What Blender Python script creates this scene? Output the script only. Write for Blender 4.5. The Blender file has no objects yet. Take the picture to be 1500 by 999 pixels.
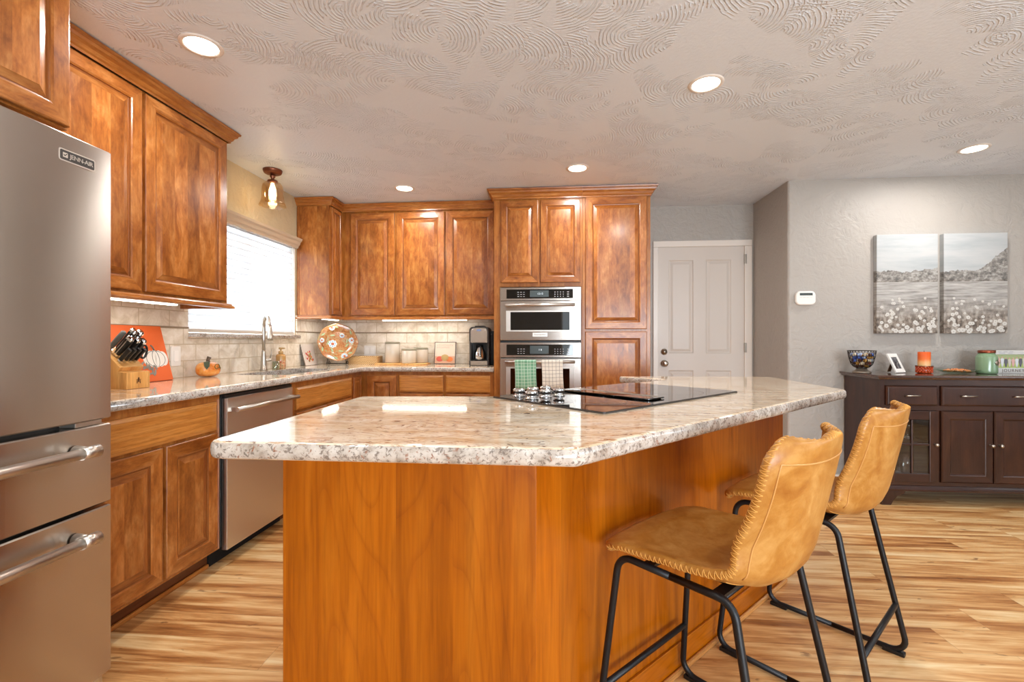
import bpy, bmesh, math, random
from mathutils import Vector, Matrix
random.seed(7)
R = math.radians
sc = bpy.context.scene
COL = sc.collection

# ------------------------------------------------------------------ camera, world, lights, exposure
CAM_H = 1.137
cam = bpy.data.cameras.new('camera'); cam_o = bpy.data.objects.new('camera', cam); COL.objects.link(cam_o)
cam.sensor_width = 36; cam.lens = 680 / 1500 * 36; cam.clip_start = 0.02
cam_o.location = (0, 0, CAM_H); cam_o.rotation_euler = (R(90), 0, math.atan(59 / 680))
sc.camera = cam_o
sc.view_settings.view_transform = 'Standard'; sc.view_settings.look = 'None'
sc.view_settings.exposure = 0.11; sc.view_settings.gamma = 1.0; sc.view_settings.use_curve_mapping = False
sc.cycles.max_bounces = 8; sc.cycles.diffuse_bounces = 5; sc.cycles.glossy_bounces = 4
sc.cycles.transmission_bounces = 8; sc.cycles.transparent_max_bounces = 16
sc.cycles.caustics_reflective = False; sc.cycles.caustics_refractive = False
sc.cycles.sample_clamp_indirect = 6.0
world = bpy.data.worlds.new('world'); sc.world = world; world.use_nodes = True
world.node_tree.nodes['Background'].inputs[0].default_value = (0.86, 0.94, 1.0, 1)
world.node_tree.nodes['Background'].inputs[1].default_value = 2.2

def area(name, loc, rot, sx, sy, power, col, shape='RECTANGLE', parent=None, spread=180):
    l = bpy.data.lights.new(name, 'AREA'); l.shape = shape; l.size = sx
    if shape in ('RECTANGLE', 'ELLIPSE'): l.size_y = sy
    l.energy = power; l.color = col; l.spread = R(spread)
    o = bpy.data.objects.new(name, l); COL.objects.link(o); o.location = loc; o.rotation_euler = rot
    if parent: o.parent = parent
    return o

DOWN_W = 11.5; DOWN_COL = (1.0, 0.97, 0.93)
STRIP_W = 1.1; STRIP_COL = (1.0, 0.95, 0.87)
area('daylight_kitchen_window', (-2.62, 3.30, 1.55), (0, R(-105), 0), 0.95, 1.4, 240, (0.88, 0.96, 1.04))
area('fill_rear_opening', (1.75, -2.84, 1.10), (R(125), 0, R(30)), 3.0, 1.9, 250, (0.87, 0.96, 1.05))  # fill through a guessed rear opening, aimed up to brighten the ceiling
area('fill_side_opening', (5.30, 0.9, 1.40), (0, R(112), 0), 1.5, 2.6, 13, (0.87, 0.96, 1.05))  # added fill outside an assumed opening in the right wall

# ------------------------------------------------------------------ shader helpers
def lin(h):
    if isinstance(h, str):
        h = h.lstrip('#'); v = [int(h[i:i + 2], 16) / 255 for i in (0, 2, 4)]
        return tuple(c / 12.92 if c <= .04045 else ((c + .055) / 1.055) ** 2.4 for c in v) + (1,)
    return tuple(h) + ((1,) if len(h) == 3 else ())

class G:
    def __init__(s, name):
        s.m = bpy.data.materials.new(name); s.m.use_nodes = True; s.t = s.m.node_tree
        s.b = s.t.nodes['Principled BSDF']; s.out = s.t.nodes['Material Output']
    def n(s, ty, ins=None, **props):
        nd = s.t.nodes.new('ShaderNode' + ty)
        for k, v in props.items(): setattr(nd, k, v)
        for k, v in (ins or {}).items(): s.put(nd.inputs[k], v)
        return nd
    def put(s, sock, v):
        if isinstance(v, bpy.types.NodeSocket): s.t.links.new(v, sock)
        else:
            if isinstance(v, str): v = lin(v)
            sock.default_value = v
    def uv(s): return s.n('UVMap').outputs[0]
    def ob(s): return s.n('TexCoord').outputs['Object']
    def rnd(s): return s.n('ObjectInfo').outputs['Random']
    def math(s, op, a, b=0.0, c=0.0):
        nd = s.n('Math', operation=op); s.put(nd.inputs[0], a); s.put(nd.inputs[1], b); s.put(nd.inputs[2], c); return nd.outputs[0]
    def vmath(s, op, a, b):
        nd = s.n('VectorMath', operation=op); s.put(nd.inputs[0], a); s.put(nd.inputs[1], b); return nd.outputs[0]
    def mp(s, v, scale=(1, 1, 1), loc=(0, 0, 0), rot=(0, 0, 0)):
        return s.n('Mapping', {'Vector': v, 'Scale': scale, 'Location': loc, 'Rotation': rot}).outputs[0]
    def noise(s, v, scale=1, detail=3, rough=.5, dist=0):
        return s.n('TexNoise', {'Vector': v, 'Scale': scale, 'Detail': detail, 'Roughness': rough, 'Distortion': dist}).outputs[0]
    def ramp(s, f, stops):
        nd = s.n('ValToRGB', {'Fac': f}); cr = nd.color_ramp
        while len(cr.elements) < len(stops): cr.elements.new(.5)
        for e, (p, c) in zip(cr.elements, stops):
            e.position = p; e.color = lin(c) if not isinstance(c, (int, float)) else (c, c, c, 1)
        return nd.outputs[0]
    def mix(s, f, a, b, blend='MIX'):
        nd = s.n('Mix', data_type='RGBA', blend_type=blend); s.put(nd.inputs[0], f); s.put(nd.inputs[6], a); s.put(nd.inputs[7], b)
        return nd.outputs[2]
    def sep(s, v):
        return s.n('SeparateXYZ', {0: v}).outputs
    def comb(s, x, y, z=0.0):
        return s.n('CombineXYZ', {0: x, 1: y, 2: z}).outputs[0]
    def bump(s, h, strength=.3, dist=.01):
        s.put(s.b.inputs['Normal'], s.n('Bump', {'Height': h, 'Strength': strength, 'Distance': dist}).outputs[0])
    def set(s, **k):
        for a, v in k.items():
            s.put(s.b.inputs[{'color': 'Base Color', 'rough': 'Roughness', 'metal': 'Metallic', 'spec': 'Specular IOR Level',
                              'coat': 'Coat Weight', 'coatr': 'Coat Roughness', 'trans': 'Transmission Weight', 'ior': 'IOR',
                              'alpha': 'Alpha', 'aniso': 'Anisotropic', 'anisor': 'Anisotropic Rotation', 'sheen': 'Sheen Weight',
                              'em': 'Emission Color', 'ems': 'Emission Strength', 'tangent': 'Tangent', 'sss': 'Subsurface Weight'}[a]], v)
        return s.m

def plain(name, col, rough=.5, metal=0, **k):
    g = G(name); g.set(color=col, rough=rough, metal=metal, **k); return g.m

def emit(name, col, strength):
    g = G(name); g.set(color='#000000', em=col, ems=strength, rough=1.0); return g.m

def wood(name, dark, mid, light, rough=.28, coat=.35, bsc=(5, 2.2), stave=0.0, ring=0.0, gstr=.35, con=1.0, stm=.6):
    g = G(name); uv = g.uv(); off = g.math('MULTIPLY', g.rnd(), 37.0)
    u, v, _ = g.sep(uv)
    p = g.comb(u, v, off)
    if stave:
        cell = g.math('FLOOR', g.math('DIVIDE', g.math('ADD', u, off), stave))
        wn = g.n('TexWhiteNoise', {'W': cell}, noise_dimensions='1D').outputs[0]
        p = g.comb(u, g.math('ADD', v, g.math('MULTIPLY', wn, 3.0)), off)
    blotch = g.noise(g.mp(p, (bsc[0], bsc[1], 1)), 1.0, 6, .66, .45)
    col = g.ramp(g.math('MULTIPLY_ADD', g.math('SUBTRACT', blotch, .5), con, .5), [(.28, dark), (.5, mid), (.74, light)])
    if stave:
        col = g.mix(stm, col, g.mix(1.0, col, g.ramp(wn, [(0, (.62, .55, .46)), (1, (1.28, 1.28, 1.28))]), 'MULTIPLY'))
    if ring:
        rr = g.noise(g.mp(p, (2.6, .42, 1)), 1.0, 2, .45, .15)
        w = g.math('FRACT', g.math('MULTIPLY', rr, 26.0))
        line = g.ramp(w, [(0, (.72, .62, .48)), (.16, (1, 1, 1)), (.8, (1.02, 1.02, 1.02)), (1, (.9, .84, .75))])
        col = g.mix(ring, col, g.mix(1.0, col, line, 'MULTIPLY'))
    fleck = g.noise(g.mp(p, (bsc[0] * 4.5, bsc[1] * 3.2, 1), (3, 7, 1)), 1.0, 4, .65, .6)
    col = g.mix(.55, col, g.mix(1.0, col, g.ramp(fleck, [(.34, (.66, .58, .48)), (.5, (1.0, 1.0, 1.0)), (.68, (1.16, 1.14, 1.1))]), 'MULTIPLY'))
    fine = g.noise(g.mp(p, (150, 3.5, 1)), 1.0, 2, .6)
    col = g.mix(gstr, col, g.mix(1.0, col, g.ramp(fine, [(.3, (.62, .54, .44)), (.62, (1.12, 1.12, 1.12))]), 'MULTIPLY'))
    g.set(color=col, rough=rough, coat=coat, coatr=.16, spec=.4)
    return g.m

M = {}
M['maple'] = wood('stained_maple', '#783e13', '#9e5f28', '#bd8249', stave=.085, bsc=(14, 5.5), coat=.2, con=1.15)
M['maple_frame'] = wood('stained_maple_frame', '#804313', '#a06128', '#b67b3e', bsc=(16, 4), coat=.2, con=1.05)
M['maple_drawer'] = wood('stained_maple_drawer', '#a8672a', '#bf7f3a', '#cd9350', bsc=(26, 3), gstr=.45, coat=.2)
M['maple_glaze'] = wood('dark_glaze_in_grooves', '#6b3713', '#834a1f', '#99602f', bsc=(14, 3), coat=.2)
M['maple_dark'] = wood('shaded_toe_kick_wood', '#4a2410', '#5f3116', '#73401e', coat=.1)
M['island_wood'] = wood('amber_maple_panel', '#8b4500', '#a65804', '#b96c15', bsc=(9, .7), stave=.15, ring=.55, gstr=.3, con=.9, coat=.08, stm=.3)
M['espresso'] = wood('espresso_stain', '#2a1610', '#3b2119', '#50301f', bsc=(6, 1.5), rough=.3, gstr=.4)
M['block_wood'] = wood('light_block_wood', '#bf8442', '#d9a25c', '#e6b979', bsc=(14, 1.3), coat=.1, rough=.45)
M['pine_shoe'] = wood('pale_shoe_moulding', '#a8672f', '#c58a4d', '#d6a36a', bsc=(14, 1.0))

def granite():
    g = G('beige_granite'); p = g.ob()
    warp = g.noise(g.mp(p, (3, 5, 5)), 1.0, 3, .55, .6)
    pw = g.vmath('ADD', p, g.comb(0.0, g.math('MULTIPLY', warp, .16), 0.0))
    nz = g.math('ABSOLUTE', g.sep(g.n('NewGeometry').outputs['Normal'])[2])
    top = g.math('GREATER_THAN', nz, .75)
    base = g.ramp(g.noise(g.mp(pw, (5, 22, 22)), 1.0, 4, .6, .4), [(.32, '#c8ab86'), (.47, '#dfcdb2'), (.66, '#ece1cf')])
    v1 = g.noise(g.mp(pw, (17, 85, 85)), 1.0, 5, .66, 1.0)
    patch = g.noise(g.mp(pw, (2.6, 7, 7), (3, 1, 0)), 1.0, 3, .5)
    vein = g.math('MULTIPLY', g.ramp(v1, [(.51, 0.0), (.60, 1.0)]), g.ramp(patch, [(.38, .2), (.60, 1.0)]))
    c = g.mix(g.math('MULTIPLY', vein, .85), base, '#a5764e')
    v2 = g.noise(g.mp(pw, (34, 120, 120), (5, 5, 5)), 1.0, 3, .6, .8)
    c = g.mix(g.math('MULTIPLY', g.ramp(v2, [(.585, 0.0), (.65, 1.0)]), .8), c, '#6e4a38')
    # polished edge: greyer ground than the top face, with dark crystals
    e = g.ramp(g.noise(g.mp(p, (26, 26, 26)), 1.0, 4, .6), [(.32, '#978a7d'), (.5, '#bbb0a5'), (.7, '#cec6bd')])
    s1 = g.noise(g.mp(p, (105, 105, 105)), 1.0, 4, .65, .7)
    e = g.mix(g.math('MULTIPLY', g.ramp(s1, [(.53, 0.0), (.60, 1.0)]), .8), e, '#6b5e56')
    s2 = g.noise(g.mp(p, (62, 62, 62), (9, 2, 4)), 1.0, 3, .6, .8)
    e = g.mix(g.math('MULTIPLY', g.ramp(s2, [(.61, 0.0), (.67, 1.0)]), .85), e, '#8d5a42')
    g.set(color=g.mix(top, e, c), rough=.07, spec=.55, coat=.3, coatr=.03)
    return g.m
M['granite'] = granite()

def floor_mat():
    g = G('vinyl_plank_floor'); p = g.ob(); x, y, _ = g.sep(p)
    W, Ln = .152, 1.22
    row = g.math('FLOOR', g.math('DIVIDE', y, W))
    r1 = g.n('TexWhiteNoise', {'W': row}, noise_dimensions='1D').outputs[0]
    xs = g.math('ADD', g.math('DIVIDE', x, Ln), g.math('MULTIPLY', r1, 7.0))
    ci = g.math('FLOOR', xs)
    r2 = g.n('TexWhiteNoise', {'Vector': g.comb(row, ci)}, noise_dimensions='2D').outputs[0]
    q = g.comb(g.math('ADD', x, g.math('MULTIPLY', r2, 31.0)), g.math('ADD', y, g.math('MULTIPLY', r2, 17.0)), 0.0)
    st = g.noise(g.mp(q, (1.5, 15, 1)), 1.0, 5, .6, .35)
    st2 = g.noise(g.mp(q, (2.4, 55, 1)), 1.0, 3, .6, .5)
    f = g.math('ADD', g.math('MULTIPLY', st, .75), g.math('MULTIPLY', st2, .25))
    f = g.math('ADD', f, g.math('MULTIPLY', g.math('SUBTRACT', r2, .5), .07))
    c = g.ramp(f, [(.33, '#7f4e28'), (.42, '#ad7440'), (.50, '#d09c62'), (.58, '#e4bd86'), (.68, '#f0d6a8')])
    kn = g.noise(g.mp(q, (7, 26, 1), (4, 4, 0)), 1.0, 3, .55, 1.0)
    c = g.mix(g.math('MULTIPLY', g.ramp(kn, [(.66, 0.0), (.72, 1.0)]), .6), c, '#6b3f22')
    fy = g.math('FRACT', g.math('DIVIDE', y, W)); fx = g.math('FRACT', xs)
    ln = g.math('MAXIMUM', g.math('LESS_THAN', fy, .012), g.math('LESS_THAN', fx, .0016))
    c = g.mix(g.math('MULTIPLY', ln, .35), c, '#5a3a22')
    g.set(color=c, rough=.36, spec=.4); g.bump(st2, .05, .002)
    return g.m
M['floor'] = floor_mat()

def wall_mat(name, col, amt=.5):
    g = G(name); p = g.ob()
    h = g.noise(g.mp(p, (1, 1, 1)), 13, 4, .6, 1.6)
    h2 = g.noise(g.mp(p, (1, 1, 1), (7, 3, 1)), 6, 2, .5, 2.5)
    g.set(color=col, rough=.42, spec=.35); g.bump(g.math('ADD', h, g.math('MULTIPLY', h2, .8)), amt, .014)
    return g.m
M['wall'] = wall_mat('greige_textured_paint', '#aaa49d')
M['wall_left'] = wall_mat('lamp_warmed_paint', '#bfab8a')  # greige wall tinted tan to imitate the sink lamp's warm light

def ceiling_mat():
    g = G('swirl_textured_ceiling'); p = g.ob()
    x, y, _ = g.sep(p); flat = g.comb(x, y, 0.0)
    wob = g.noise(g.mp(flat, (1, 1, 1)), 5, 3, .6)
    SV = 3.1
    arcs = []
    for shift in ((0, 0, 0), (.53, .29, 0)):
        q = g.mp(flat, (SV, SV, SV), shift)
        vor = g.n('TexVoronoi', {'Vector': q, 'Scale': 1.0, 'Randomness': 1.0}, feature='F1', voronoi_dimensions='2D')
        d = g.math('ADD', vor.outputs['Distance'], g.math('MULTIPLY', wob, .14))
        ang = g.math('MULTIPLY', g.sep(vor.outputs['Color'])[0], 6.283)
        rel = g.n('VectorMath', {0: g.vmath('SUBTRACT', q, vor.outputs['Position'])}, operation='NORMALIZE').outputs[0]
        rx, ry, _z = g.sep(rel)
        facing = g.math('ADD', g.math('MULTIPLY', rx, g.math('COSINE', ang)), g.math('MULTIPLY', ry, g.math('SINE', ang)))
        fan = g.ramp(g.math('ADD', facing, g.math('MULTIPLY', g.math('SUBTRACT', wob, .5), 1.2)), [(.25, 0.0), (.5, 1.0)])
        s = g.math('SINE', g.math('MULTIPLY', d, 128.0))
        line = g.ramp(g.math('MULTIPLY_ADD', s, .5, .5), [(.5, 0.0), (.9, 1.0)])
        brk = g.ramp(g.noise(g.mp(flat, (1, 1, 1), shift), 14, 3, .6, .6), [(.38, 0.0), (.52, 1.0)])
        arcs.append(g.math('MULTIPLY', g.math('MULTIPLY', line, brk), fan))
    h = g.math('MAXIMUM', arcs[0], arcs[1])
    fine = g.noise(g.mp(flat, (1, 1, 1)), 60, 2, .6)
    g.set(color='#dde4ec', rough=.45, spec=.35); g.bump(g.math('ADD', h, g.math('MULTIPLY', fine, .25)), .6, .010)
    return g.m
M['ceiling'] = ceiling_mat()

def tile_mat():
    g = G('travertine_tile'); uv = g.uv(); u, v, _ = g.sep(uv)
    br = g.n('TexBrick', {'Vector': uv, 'Color1': (.30, .30, .30, 1), 'Color2': (.75, .75, .75, 1), 'Mortar': (0, 0, 0, 1), 'Scale': 1.0,
                          'Mortar Size': .0035, 'Mortar Smooth': .3, 'Bias': 0.0, 'Brick Width': .205, 'Row Height': .1015}, offset=.5)
    tone = br.outputs['Color']; mort = br.outputs['Fac']
    nz = g.noise(g.mp(uv, (1, 1, 1)), 11, 5, .65, .8)
    f = g.math('ADD', g.math('MULTIPLY', nz, .8), g.math('MULTIPLY', g.sep(tone)[0], .22))
    c = g.ramp(f, [(.36, '#c2b39d'), (.5, '#d8ccba'), (.66, '#e8e0d4')])
    c = g.mix(mort, c, '#bfae94')
    g.set(color=c, rough=.42, spec=.35)
    g.bump(g.math('SUBTRACT', g.math('MULTIPLY', nz, .25), mort), .35, .004)
    return g.m
M['tile'] = tile_mat()

def steel(name, col, rough, rot=0.0):
    g = G(name); p = g.ob()
    br = g.noise(g.mp(p, (3, 3, 420)), 1.0, 2, .6)
    tg = g.n('Tangent', direction_type='RADIAL', axis='Z').outputs[0]
    g.set(color=col, metal=1.0, rough=g.math('MULTIPLY_ADD', br, .035, rough), aniso=.85, anisor=rot, tangent=tg)
    return g.m
M['steel'] = steel('brushed_stainless', '#c6beb6', .24, .25)
M['steel_lit'] = steel('lit_brushed_stainless', '#ddd8d2', .36, .25)  # same stainless, lightened to imitate the bright floor reflected in the dishwasher
M['steel_smooth'] = plain('satin_stainless', '#cdc6bd', .36, 1.0)
M['nickel'] = plain('brushed_nickel', '#b9b1a6', .28, 1.0)
M['chrome'] = plain('polished_chrome', '#d8d8d8', .08, 1.0)
M['black_glass'] = plain('black_glass', '#070707', .03, 0, spec=.6, coat=.5, coatr=.02)
M['black_plastic'] = plain('black_plastic', '#111111', .4)
M['black_metal'] = plain('matte_black_steel', '#17171a', .42, .3)
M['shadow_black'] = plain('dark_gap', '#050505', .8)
M['white_trim'] = plain('white_gloss_paint', '#e3dbd2', .3, 0, spec=.4)
M['door_paint'] = plain('warm_white_door_paint', '#d0c7be', .34, 0, spec=.4)
M['white_plastic'] = plain('white_plastic', '#ece8e2', .35)
M['cornice'] = plain('taupe_cornice_paint', '#b9a48b', .4)
M['bronze'] = plain('copper_bronze', '#7d4a34', .38, .8)
M['dark_iron'] = plain('dark_wrought_iron', '#2b211b', .45, .7)
M['ceramic'] = plain('cream_ceramic', '#cbc0af', .25, 0, coat=.4)
M['ceramic_rim'] = plain('ceramic_lid_band', '#8f8872', .35)
M['lamp_lens'] = emit('lit_lamp_lens', (1.0, .93, .80, 1), 9.0)
M['strip_lens'] = emit('lit_strip_lens', (1.0, .92, .78, 1), 7.0)
M['bulb'] = emit('lit_bulb', (1.0, .90, .74, 1), 14.0)
M['lcd'] = plain('grey_lcd', '#4a5354', .2)
M['led_text'] = emit('lit_display_figures', (.75, .85, .9, 1), 1.2)
M['print_white'] = plain('white_key_print', '#b5b5b5', .5)
M['orange'] = plain('orange_canvas', '#d9622a', .6)
M['card_edge'] = plain('grey_card_edge', '#6f6259', .6)
M['candle'] = None

def glass(name, tint=(1, 1, 1, 1), refl=.10, rough=.02):
    g = G(name)
    lw = g.n('LayerWeight', {'Blend': .25}).outputs['Facing']
    tr = g.n('BsdfTransparent', {0: tint}).outputs[0]
    gl = g.n('BsdfGlossy', {0: (1, 1, 1, 1), 'Roughness': rough}).outputs[0]
    mx = g.n('MixShader', {0: g.math('MULTIPLY_ADD', g.math('POWER', lw, 2.0), .55, refl), 1: tr, 2: gl}).outputs[0]
    g.t.links.new(mx, g.out.inputs[0]); return g.m
M['glass'] = glass('clear_glass', (.97, .98, .98, 1), .05)
M['shade_glass'] = glass('amber_seeded_glass', (.93, .84, .68, 1), .10)
M['green_glass'] = glass('pale_green_glass', (.80, .87, .80, 1), .12)

def leather():
    g = G('tan_leather'); p = g.vmath('ADD', g.ob(), g.comb(g.math('MULTIPLY', g.rnd(), 9.0), 0.0, 0.0))
    a = g.noise(p, 9, 5, .62, 1.2); b = g.noise(g.mp(p, (1, 1, 1), (4, 4, 4)), 30, 4, .6, .8)
    c = g.ramp(g.math('ADD', g.math('MULTIPLY', a, .7), g.math('MULTIPLY', b, .3)), [(.32, '#94591c'), (.48, '#a87230'), (.62, '#b98848'), (.75, '#c69a5e')])
    g.set(color=c, rough=.34, spec=.45); g.bump(g.noise(p, 260, 2, .6), .08, .002); return g.m
M['leather'] = leather()
M['leather_highlight'] = plain('pale_crease_highlight', '#c48f52', .3)
M['thread'] = plain('tan_thread', '#cf9748', .6)

def blind_mat():
    g = G('white_blind_slat')
    d = g.n('BsdfDiffuse', {0: (.80, .81, .82, 1)}).outputs[0]
    t = g.n('BsdfTranslucent', {0: (.52, .54, .56, 1)}).outputs[0]
    g.t.links.new(g.n('MixShader', {0: .34, 1: d, 2: t}).outputs[0], g.out.inputs[0]); return g.m
M['blind'] = blind_mat()

# ------------------------------------------------------------------ mesh helpers
class MB:
    def __init__(s): s.v = []; s.f = []; s.g = []; s.sm = []; s.mi = {}
    def add(s, vs, fs, g='z', sm=False):
        o = len(s.v); s.v += [tuple(p) for p in vs]
        for f in fs: s.f.append([i + o for i in f]); s.g.append(g); s.sm.append(sm)
        return s
    def box(s, x0, x1, y0, y1, z0, z1, g='z'):
        return s.add([(x, y, z) for z in (z0, z1) for y in (y0, y1) for x in (x0, x1)],
                     [(0, 2, 3, 1), (4, 5, 7, 6), (0, 1, 5, 4), (2, 6, 7, 3), (0, 4, 6, 2), (1, 3, 7, 5)], g)
    def loft(s, rings, closed=True, cap0=True, cap1=True, g='z', sm=False):
        n = len(rings[0]); o = len(s.v)
        for r in rings: s.v += [tuple(p) for p in r]
        for k in range(len(rings) - 1):
            for i in range(n if closed else n - 1):
                j = (i + 1) % n
                s.f.append([o + k * n + i, o + k * n + j, o + (k + 1) * n + j, o + (k + 1) * n + i]); s.g.append(g); s.sm.append(sm)
        if cap0: s.f.append([o + i for i in range(n)][::-1]); s.g.append(g); s.sm.append(False)
        if cap1: s.f.append([o + (len(rings) - 1) * n + i for i in range(n)]); s.g.append(g); s.sm.append(False)
        return s
    def prism(s, poly, z0, z1, g='z'):
        return s.loft([[(x, y, z0) for x, y in poly], [(x, y, z1) for x, y in poly]], g=g)
    def lathe(s, prof, c=(0, 0, 0), seg=32, axis='z', sm=True, caps=True):
        rings = []
        for r, h in prof:
            ring = []
            for i in range(seg):
                a = 2 * math.pi * i / seg; p = (r * math.cos(a), r * math.sin(a), h)
                if axis == 'x': p = (p[2], p[0], p[1])
                if axis == 'y': p = (p[1], -p[2], p[0])
                ring.append((c[0] + p[0], c[1] + p[1], c[2] + p[2]))
            rings.append(ring)
        return s.loft(rings, cap0=caps, cap1=caps, sm=sm)
    def tube(s, pts, r, seg=10, closed=False, caps=True):
        P = [Vector(p) for p in pts]; n = len(P); rings = []; up = None
        for i in range(n):
            if closed: t = P[(i + 1) % n] - P[i - 1]
            else: t = P[min(i + 1, n - 1)] - P[max(i - 1, 0)]
            t.normalize()
            if up is None:
                up = Vector((0, 0, 1)) if abs(t.z) < .9 else Vector((1, 0, 0))
            a = t.cross(up)
            if a.length < 1e-5: a = t.orthogonal()
            a.normalize(); b = a.cross(t).normalized(); up = b
            rr = r[i] if isinstance(r, (list, tuple)) else r
            rings.append([P[i] + a * (rr * math.cos(2 * math.pi * k / seg)) + b * (rr * math.sin(2 * math.pi * k / seg)) for k in range(seg)])
        if closed: rings.append(rings[0]); caps = False
        return s.loft(rings, cap0=caps, cap1=caps, sm=True)
    def xf(s, mat, start=0):
        for i in range(start, len(s.v)): s.v[i] = tuple(mat @ Vector(s.v[i]))
        return s

def obj(name, mb, m, parent=None, world=True, bevel=0, recalc=True, sub=0, solid=0, smooth_angle=None, seg=2):
    me = bpy.data.meshes.new(name)
    off = Vector((0, 0, 0))
    if parent is not None and world:
        q = parent
        while q is not None: off += q.location; q = q.parent
    me.from_pydata([tuple(Vector(p) - off) for p in mb.v], [], mb.f)
    uvl = me.uv_layers.new(name='UVMap')
    for poly, g in zip(me.polygons, mb.g):
        n = poly.normal; ax = max(range(3), key=lambda k: abs(n[k])); rest = [k for k in range(3) if k != ax]
        gi = 'xyz'.index(g)
        vi = gi if gi in rest else rest[1]; ui = [k for k in rest if k != vi][0]
        for li in poly.loop_indices:
            co = me.vertices[me.loops[li].vertex_index].co
            uvl.data[li].uv = (co[ui], co[vi])
    for poly, sm in zip(me.polygons, mb.sm): poly.use_smooth = sm
    if recalc:
        bm = bmesh.new(); bm.from_mesh(me); bmesh.ops.recalc_face_normals(bm, faces=bm.faces); bm.to_mesh(me); bm.free()
    if m is not None: me.materials.append(M[m] if isinstance(m, str) else m)
    if mb.mi:
        me.materials.append(M['maple_glaze'])
        for k_, v_ in mb.mi.items(): me.polygons[k_].material_index = v_
    o = bpy.data.objects.new(name, me); COL.objects.link(o)
    if parent is not None: o.parent = parent
    if solid:
        md = o.modifiers.new('thickness', 'SOLIDIFY'); md.thickness = solid; md.offset = 0
    if sub:
        md = o.modifiers.new('smooth', 'SUBSURF'); md.levels = sub; md.render_levels = sub
    if bevel:
        md = o.modifiers.new('edge', 'BEVEL'); md.width = bevel; md.segments = seg; md.limit_method = 'ANGLE'; md.angle_limit = R(35)
    return o

def tag(o, label=None, cat=None, group=None, kind=None):
    if label: o['label'] = label
    if cat: o['category'] = cat
    if group: o['group'] = group
    if kind: o['kind'] = kind
    return o

def thing(name, label, cat, loc, group=None, rz=0):
    o = bpy.data.objects.new(name, None); COL.objects.link(o); o.location = loc; o.rotation_euler = (0, 0, rz)
    o.empty_display_size = .1
    return tag(o, label, cat, group)

def struct(name, mb, m, parent=None, **k):
    o = obj(name, mb, m, parent, **k)
    if parent is None: o['kind'] = 'structure'
    return o

def dup(root, loc, rz=None, label=None):
    def cp(o, par):
        c = o.copy(); COL.objects.link(c)
        if par is not None:
            c.parent = par; c.matrix_parent_inverse = o.matrix_parent_inverse.copy()
        for ch in o.children: cp(ch, c)
        return c
    r = cp(root, None); r.location = loc
    if rz is not None: r.rotation_euler = (0, 0, rz)
    if label: r['label'] = label
    return r

def fillet(poly, rad, n=6):
    out = []; L = len(poly)
    for i, p in enumerate(poly):
        r = rad[i] if isinstance(rad, (list, tuple)) else rad
        P = Vector(p); A = Vector(poly[i - 1]) - P; B = Vector(poly[(i + 1) % L]) - P
        if r <= 0: out.append(tuple(P)); continue
        a = A.normalized(); b = B.normalized(); ang = a.angle(b); t = r / math.tan(ang / 2)
        c = P + (a + b).normalized() * (r / math.sin(ang / 2))
        s0 = P + a * t - c; s1 = P + b * t - c
        a0 = math.atan2(s0.y, s0.x); a1 = math.atan2(s1.y, s1.x); da = (a1 - a0 + math.pi) % (2 * math.pi) - math.pi
        for k in range(n + 1):
            q = a0 + da * k / n; out.append((c.x + r * math.cos(q), c.y + r * math.sin(q)))
    return out

def inset(poly, d):
    L = len(poly); out = []
    for i in range(L):
        p0, p1, p2 = Vector(poly[i - 1]), Vector(poly[i]), Vector(poly[(i + 1) % L])
        e0 = (p1 - p0).normalized(); e1 = (p2 - p1).normalized()
        n0 = Vector((-e0.y, e0.x)); n1 = Vector((-e1.y, e1.x)); m = n0 + n1
        m = m / max(m.dot(n0), .2) if m.length > 1e-6 else n0
        out.append(tuple(p1 + m * d))
    return out

def slab(poly, z0, z1, p=.55, n=8, r=None):
    mb = MB(); h = (z1 - z0) / 2; r = r or .013; rings = []
    for k in range(n + 1):
        t = -math.pi / 2 + math.pi * k / n
        ins = r * (1 - abs(math.cos(t)) ** .8) if abs(abs(t) - math.pi / 2) > 1e-6 else r
        z = (z0 + z1) / 2 + h * (abs(math.sin(t)) ** .8) * (1 if t > 0 else -1)
        rings.append([(x, y, z) for x, y in inset(poly, ins)])
    return mb.loft(rings, sm=True)

def sweep(path, prof, g='x', closed=False):
    """profile (out, z) swept along an xy path; out is to the right of travel."""
    P = [Vector(p) for p in path]; n = len(P); rings = []
    for i in range(n):
        ds = []
        if i > 0 or closed: ds.append((P[i] - P[i - 1]).normalized())
        if i < n - 1 or closed: ds.append((P[(i + 1) % n] - P[i]).normalized())
        ns = [Vector((d.y, -d.x)) for d in ds]; m = sum(ns, Vector((0, 0))); m = m / m.dot(ns[0])
        rings.append([(P[i].x + m.x * o, P[i].y + m.y * o, z) for o, z in prof])
    if closed: rings.append(rings[0])
    mb = MB(); mb.loft(rings, cap0=not closed, cap1=not closed, g=g)
    return mb

def frame_axes(face):
    if face == '+x': return Vector((0, 1, 0)), Vector((0, 0, 1)), Vector((1, 0, 0))
    if face == '-y': return Vector((1, 0, 0)), Vector((0, 0, 1)), Vector((0, -1, 0))

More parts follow.
